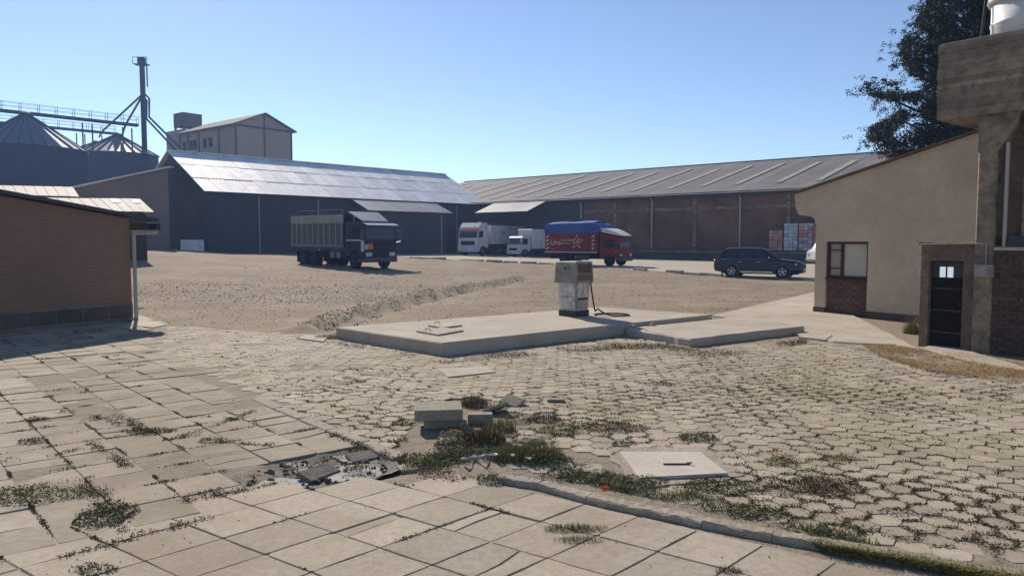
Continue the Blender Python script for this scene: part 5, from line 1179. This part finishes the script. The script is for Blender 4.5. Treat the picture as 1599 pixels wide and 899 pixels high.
mk('sun_visor', MB().raw([(-.1, -1.15, 2.78), (-.1, 1.15, 2.78), (.28, 1.15, 2.68), (.28, -1.15, 2.68), (-.1, -1.15, 2.74), (-.1, 1.15, 2.74), (.28, 1.15, 2.64), (.28, -1.15, 2.64)], [(0, 3, 2, 1), (4, 5, 6, 7), (3, 7, 6, 2), (0, 4, 7, 3), (1, 2, 6, 5)]), M_silver, bt)
mk('wind_deflector', MB().raw([(-.5, -.95, 2.93), (-.5, .95, 2.93), (-1.75, 1.1, 3.5), (-1.75, -1.1, 3.5), (-.5, -.95, 2.87), (-.5, .95, 2.87), (-1.75, 1.1, 3.42), (-1.75, -1.1, 3.42)], [(0, 1, 2, 3), (7, 6, 5, 4), (0, 4, 5, 1), (3, 2, 6, 7), (1, 5, 6, 2), (0, 3, 7, 4)]), M_galv2, bt)
for sg in (-.8, .8): mk('deflector_strut', MB().tube([(-1.6, sg, 2.86), (-1.6, sg, 3.4)], .025, 5), M_silver, bt)
mk('chassis', MB().box(-8.1, -.4, -.45, .45, .62, .95), M_black, bt); mk('exhaust_stack', MB().tube([(-2.1, .9, 1.0), (-2.1, .9, 3.1)], .06, 8), M_silver, bt)
for x in (-2.9, -3.6): mk('fuel_tank', MB().bbox(x - .3, x + .3, -1.18, -.7, .58, 1.05, .08), M_trim, bt); 
for x in (-2.75, -3.45): mk('tank_plate', MB().box(x - .22, x + .12, -1.195, -1.181, .66, .98), M_pumph, bt)
cb = mk('cargo_floor', MB().box(-8.4, -2.25, -1.22, 1.22, 1.22, 1.4), M_trim, bt)
for sg in (-1, 1):
    y0, y1 = sorted((sg * 1.16, sg * 1.2)); mk('side_panel', MB().box(-8.38, -2.27, y0, y1, 1.402, 2.78), M_cargo, bt)
    y0, y1 = sorted((sg * 1.14, sg * 1.26)); mk('top_board', MB().bbox(-8.42, -2.23, y0, y1, 2.782, 3.3, .01), M_wood, bt); mk('bottom_rail', MB().bbox(-8.42, -2.23, y0, y1, 1.33, 1.42, .01), M_wood, bt)
    for k in range(10):
        x = -8.3 + k * .665; y0, y1 = sorted((sg * 1.202, sg * 1.27)); mk('stake', MB().bbox(x - .045, x + .045, y0, y1, 1.42, 2.78, .01), M_wood, bt)
mk('rear_gate', MB().box(-8.42, -8.38, -1.16, 1.16, 1.4, 3.2), M_cargo, bt); mk('front_board', MB().box(-2.27, -2.23, -1.14, 1.14, 1.4, 3.3), M_dblue, bt)
for k in range(4):
    x = -8.0 + k * 1.8; mk('hoop', MB().tube([(x, -1.15, 3.3), (x, -.9, 3.62), (x, 0, 3.7), (x, .9, 3.62), (x, 1.15, 3.3)], .025, 5), M_trim, bt)
mk('hoop_rail', MB().tube([(-8, -.9, 3.63), (-2.6, -.9, 3.63)], .02, 5), M_trim, bt)
# --- red box truck
yaw = -radians(37); c = vframe(966, 54.5, yaw, 2.1, -1); rt_ = veh('delivery_truck', 'red delivery truck with blue tarpaulin top and star lettering on its side', 'truck', c, yaw, base_h(c.x, c.y + 2) - .0)
mk('cab', MB().side([(-1.65, .7), (-1.65, 2.44), (-1.2, 2.42), (-.4, 2.24), (-.2, 2.1), (0, 1.4), (.02, .55), (-.35, .55), (-.45, .75), (-1.15, .75), (-1.3, .6), (-1.65, .6)], -1.0, 1.0), M_redp, rt_)
mk('windscreen', MB().raw([(-.19, -.9, 2.05), (-.19, .9, 2.05), (.0, .94, 1.42), (.0, -.94, 1.42), (-.22, -.9, 2.05), (-.22, .9, 2.05), (-.03, .94, 1.42), (-.03, -.94, 1.42)], [(3, 2, 1, 0), (4, 5, 6, 7), (0, 1, 5, 4), (2, 3, 7, 6)]), M_glass, rt_)
for sg in (-1, 1):
    y0, y1 = sorted((sg * 1.0, sg * 1.012)); mk('side_window', MB().box(-1.25, -.35, y0, y1, 1.42, 2.0), M_glass, rt_)
    mk('headlight', MB().bbox(-.05, .06, sg * .75 - .15, sg * .75 + .15, .75, .95, .02), M_lamp, rt_); mk('mirror', MB().bbox(.05, .12, sg * 1.18 - .08, sg * 1.18 + .08, 1.35, 1.7, .02), M_black, rt_); mk('indicator', MB().bbox(-.3, -.15, sg * 1.0 - .015, sg * 1.0 + .015, 1.05, 1.18, .01), M_orange, rt_)
    wheel(rt_, -.85, sg * .88, .43, .26, sg); wheel(rt_, -4.85, sg * .8, .43, .45, sg)
mk('bumper', MB().bbox(-.2, .12, -1.0, 1.0, .38, .62, .04), M_trim, rt_); mk('chassis', MB().box(-6.5, -.3, -.4, .4, .5, .8), M_black, rt_)
mk('fairing', MB().loft([[(-1.7, -w, z0), (-1.7, w, z0), (-1.7, w, z1), (-1.7, -w, z1)] if i == 0 else [(x, -w, z0), (x, w, z0), (x, w, z1), (x, -w, z1)] for i, (x, w, z0, z1) in enumerate(((-1.7, 1.0, 2.58, 2.86), (-1.2, .98, 2.50, 2.82), (-.6, .9, 2.36, 2.62), (.1, .7, 2.25, 2.32)))]), M_whitep, rt_)
bxk = mk('box_side', MB().bbox(-6.6, -1.8, -1.05, 1.05, 1.0, 2.55, .02), M_redp, rt_)
mk('tarpaulin', MB().side([(-6.63, 2.5), (-1.77, 2.45), (-1.5, 2.62), (-1.78, 3.12), (-2.2, 3.26), (-6.5, 3.2), (-6.66, 3.0)], -1.08, 1.08), M_blue, rt_)
mk('tarpaulin_top', MB().loft([[(x, -1.08, 3.17 + dz), (x, 0, 3.36 + dz), (x, 1.08, 3.17 + dz), (x, 1.0, 3.1), (x, -1.0, 3.1)] for x, dz in ((-6.5, 0), (-5.4, .06), (-4.4, .0), (-3.4, .08), (-2.2, .09))]), M_blue, rt_)
mk('bottom_rail', MB().box(-6.62, -1.78, -1.08, -1.052, .98, 1.05), M_cream, rt_); mk('under_box', MB().box(-6.5, -1.9, -.9, .9, .78, .98), M_black, rt_)
mk('fuel_tank', MB().bbox(-4.0, -2.7, -1.0, -.5, .42, .82, .12), M_trim, rt_)
for x in (-6.35, -2.2):
    for k in range(4): mk('warning_stripe', MB().raw([(x - .12, -1.058, 1.2 + .3 * k), (x + .12, -1.058, 1.32 + .3 * k), (x + .12, -1.058, 1.45 + .3 * k), (x - .12, -1.058, 1.33 + .3 * k), (x - .12, -1.045, 1.2 + .3 * k), (x + .12, -1.045, 1.32 + .3 * k), (x + .12, -1.045, 1.45 + .3 * k), (x - .12, -1.045, 1.33 + .3 * k)], [(0, 1, 2, 3), (0, 4, 5, 1), (2, 6, 7, 3)]), M_cream, rt_)
sp = []; 
for k in range(10):
    a = pi / 2 + k * pi / 5; r = .62 if k % 2 == 0 else .27; sp.append((-3.75 + 0.0 + r * cos(a) + .1, 1.80 + r * sin(a)))
mk('star_outline', MB().raw([(x, -1.062, z) for x, z in sp] + [(-3.65 + (x + 3.65) * .82, -1.062, 1.8 + (z - 1.8) * .82) for x, z in sp], [(i, (i + 1) % 10, 10 + (i + 1) % 10, 10 + i) for i in range(10)]), M_cream, rt_)
def text(body, size, par, loc, rot, m, nm='lettering', ext=.004):
    cu = bpy.data.curves.new(nm, 'FONT'); cu.body = body; cu.size = size; cu.extrude = ext; cu.materials.append(m)
    tmp = bpy.data.objects.new('t', cu); COL.objects.link(tmp); dg = bpy.context.evaluated_depsgraph_get(); me = bpy.data.meshes.new_from_object(tmp.evaluated_get(dg)); bpy.data.objects.remove(tmp)
    o = bpy.data.objects.new(nm, me); COL.objects.link(o); o.parent = par; o.location = loc; o.rotation_euler = rot
    if not me.materials: me.materials.append(m)
    return o
text('Una', .62, rt_, (-6.1, -1.064, 1.58), (pi / 2, 0, 0), M_cream); text('estrella', .30, rt_, (-5.08, -1.064, 1.88), (pi / 2, 0, 0), M_cream); text('ESTRELLA', .19, rt_, (-5.08, -1.064, 1.64), (pi / 2, 0, 0), M_cream); text('UK', .46, rt_, (-3.98, -1.066, 1.66), (pi / 2, 0, 0), M_cream)
text('www', .14, rt_, (-6.0, -1.064, 1.22), (pi / 2, 0, 0), M_cream); text('---', .2, rt_, (-5.0, -1.064, 1.2), (pi / 2, 0, 0), M_cream)
# --- white articulated truck, facing left towards the camera
yaw = pi + radians(62); c = vframe(746, 80, yaw, 2.5, 1); wt_ = veh('articulated_truck', 'big white lorry with red trimmed visor and long pale trailer behind the small white truck', 'truck', c, yaw, base_h(c.x, c.y + 2))
mk('cab', MB().side([(-2.3, .9), (-2.3, 3.3), (-2.0, 3.62), (-.9, 3.6), (-.35, 3.1), (-.02, 2.0), (.05, .5), (-.5, .5), (-.6, .95), (-1.3, 1.15), (-1.9, .9)], -1.24, 1.24), M_wtruck, wt_)
mk('windscreen', MB().raw([(-.26, -1.1, 2.78), (-.26, 1.1, 2.78), (.02, 1.14, 1.95), (.02, -1.14, 1.95), (-.3, -1.1, 2.78), (-.3, 1.1, 2.78), (-.04, 1.14, 1.95), (-.04, -1.14, 1.95)], [(3, 2, 1, 0), (4, 5, 6, 7), (0, 1, 5, 4), (2, 3, 7, 6)]), M_glass, wt_)
mk('sun_visor', MB().raw([(-.35, -1.2, 2.98), (-.35, 1.2, 2.98), (.0, 1.2, 2.84), (.0, -1.2, 2.84), (-.35, -1.2, 2.92), (-.35, 1.2, 2.92), (.0, 1.2, 2.72), (.0, -1.2, 2.72)], [(0, 3, 2, 1), (4, 5, 6, 7), (3, 7, 6, 2), (0, 4, 7, 3), (1, 2, 6, 5)]), M_red_l, wt_)
mk('grille', MB().bbox(.0, .08, -.85, .85, 1.15, 1.6, .02), M_black, wt_); mk('bumper', MB().bbox(-.35, .22, -1.25, 1.25, .4, .95, .1), M_wtruck, wt_)
for sg in (-1, 1):
    y0, y1 = sorted((sg * 1.24, sg * 1.252)); mk('side_window', MB().box(-1.15, -.45, y0, y1, 2.0, 2.7), M_glass, wt_)
    mk('headlight', MB().bbox(.1, .26, sg * .95 - .22, sg * .95 + .22, .62, .88, .04), M_lamp, wt_); mk('mirror', MB().bbox(-.1, 0, sg * 1.45 - .1, sg * 1.45 + .1, 1.95, 2.7, .03), M_trim, wt_)
    for x in (-1.2, -4.9, -6.2, -11.6, -12.9): wheel(wt_, x, sg * 1.05, .5, .34, sg)
mk('chassis', MB().box(-14, -.5, -.5, .5, .7, 1.15), M_black, wt_); mk('trailer_body', MB().bbox(-14, -2.9, -1.25, 1.25, 1.25, 3.35, .03), M_wtruck, wt_)
for k in range(14): mk('trailer_rib', MB().box(-3.0 - k * .8, -2.95 - k * .8, 1.251, 1.28, 1.3, 3.3), M_wood, wt_)
mk('trailer_stripe', MB().box(-9, -6.2, 1.252, 1.262, 2.9, 3.1), mat('yellow_green_stripe', (.4, .42, .16), .7), wt_); text('AP', .8, wt_, (-5.3, 1.262, 2.2), (pi / 2, 0, pi), M_dark); mk('roof_gear', MB().tube([(-2.2, 0, 3.66), (-3.6, .6, 3.5), (-5.6, .6, 3.66), (-7.6, .6, 3.5)], .05, 5), M_dark, wt_)
mk('air_horn', MB().tube([(-1.6, .4, 3.7), (-2.0, .4, 3.7)], .05, 6), M_silver, wt_)
# --- small white box truck
yaw = pi + radians(44); c = vframe(812, 77.5, yaw, 2.0, 1); ws = veh('box_truck', 'small white box truck parked between the lorry and the red truck', 'truck', c, yaw, base_h(c.x, c.y + 2))
mk('cab', MB().side([(-1.6, .6), (-1.6, 2.05), (-1.5, 2.18), (-.45, 2.18), (-.28, 2.05), (0, 1.3), (.02, .45), (-.35, .45), (-.45, .75), (-1.15, .75), (-1.3, .6)], -.95, .95), M_wtruck, ws)
mk('windscreen', MB().raw([(-.25, -.86, 2.0), (-.25, .86, 2.0), (.01, .9, 1.32), (.01, -.9, 1.32), (-.3, -.86, 2.0), (-.3, .86, 2.0), (-.05, .9, 1.32), (-.05, -.9, 1.32)], [(3, 2, 1, 0), (4, 5, 6, 7), (0, 1, 5, 4), (2, 3, 7, 6)]), M_glass, ws)
mk('grille', MB().bbox(.0, .05, -.6, .6, .7, .95, .02), M_black, ws); mk('bumper', MB().bbox(-.2, .12, -.95, .95, .32, .58, .04), M_wtruck, ws); mk('chassis', MB().box(-6.2, -.3, -.4, .4, .5, .8), M_black, ws)
for sg in (-1, 1):
    y0, y1 = sorted((sg * .95, sg * .962)); mk('side_window', MB().box(-1.2, -.4, y0, y1, 1.32, 1.95), M_glass, ws); mk('headlight', MB().bbox(0, .1, sg * .75 - .14, sg * .75 + .14, .68, .88, .03), M_lamp, ws)
    mk('mirror', MB().bbox(0, .08, sg * 1.15 - .07, sg * 1.15 + .07, 1.3, 1.65, .02), M_trim, ws); wheel(ws, -.85, sg * .84, .42, .25, sg); wheel(ws, -4.7, sg * .8, .42, .4, sg)
mk('box_body', MB().bbox(-6.3, -1.75, -1.1, 1.1, .85, 2.95, .03), M_wtruck, ws)
for x in (-3.2, -4.8): mk('panel_seam', MB().box(x, x + .03, 1.1, 1.11, .9, 2.9), M_wood, ws)
# --- white vehicle nose behind the tan house
yaw = pi + radians(10); c = A(1269, 400, 56); wv = veh('white_van', 'white van nose peeking from behind the tan house wall', 'van', (c.x + .1, c.y, 0), yaw, base_h(c.x, c.y))
mk('body', MB().side([(.05, .5), (.0, 1.15), (-.45, 1.4), (-.95, 2.15), (-1.3, 2.3), (-4.8, 2.3), (-4.8, .4), (.0, .4)], -.95, .95), M_wtruck, wv)
mk('windscreen', MB().raw([(-.47, -.8, 1.42), (-.47, .8, 1.42), (-.93, .78, 2.1), (-.93, -.78, 2.1), (-.44, -.8, 1.44), (-.44, .8, 1.44), (-.9, .78, 2.13), (-.9, -.78, 2.13)], [(0, 1, 2, 3), (7, 6, 5, 4), (0, 4, 5, 1), (2, 6, 7, 3)]), M_glass, wv)
mk('side_window', MB().box(-1.7, -.85, .95, .96, 1.45, 2.0), M_glass, wv); mk('bumper', MB().bbox(-.2, .15, -.95, .95, .35, .6, .05), M_trim, wv)
for sg in (-1, 1):
    wheel(wv, -.95, sg * .84, .36, .22, sg); wheel(wv, -3.9, sg * .84, .36, .22, sg); mk('headlight', MB().bbox(-.1, .06, sg * .75 - .13, sg * .75 + .13, .8, 1.05, .03), M_lamp, wv)
# ------------------------------------------------------------------ haze
mm = MB().box(-600, 600, -60, 700, -1.5, 45); hz = bpy.data.materials.new('air_haze'); hz.use_nodes = True; t_ = hz.node_tree; t_.nodes.clear()
o_ = t_.nodes.new('ShaderNodeOutputMaterial'); v_ = t_.nodes.new('ShaderNodeVolumePrincipled'); v_.inputs['Color'].default_value = (.34, .54, 1.0, 1); v_.inputs['Density'].default_value = .0006; v_.inputs['Anisotropy'].default_value = .35
t_.links.new(v_.outputs[0], o_.inputs['Volume']); mk('haze', mm, hz, kind='stuff')
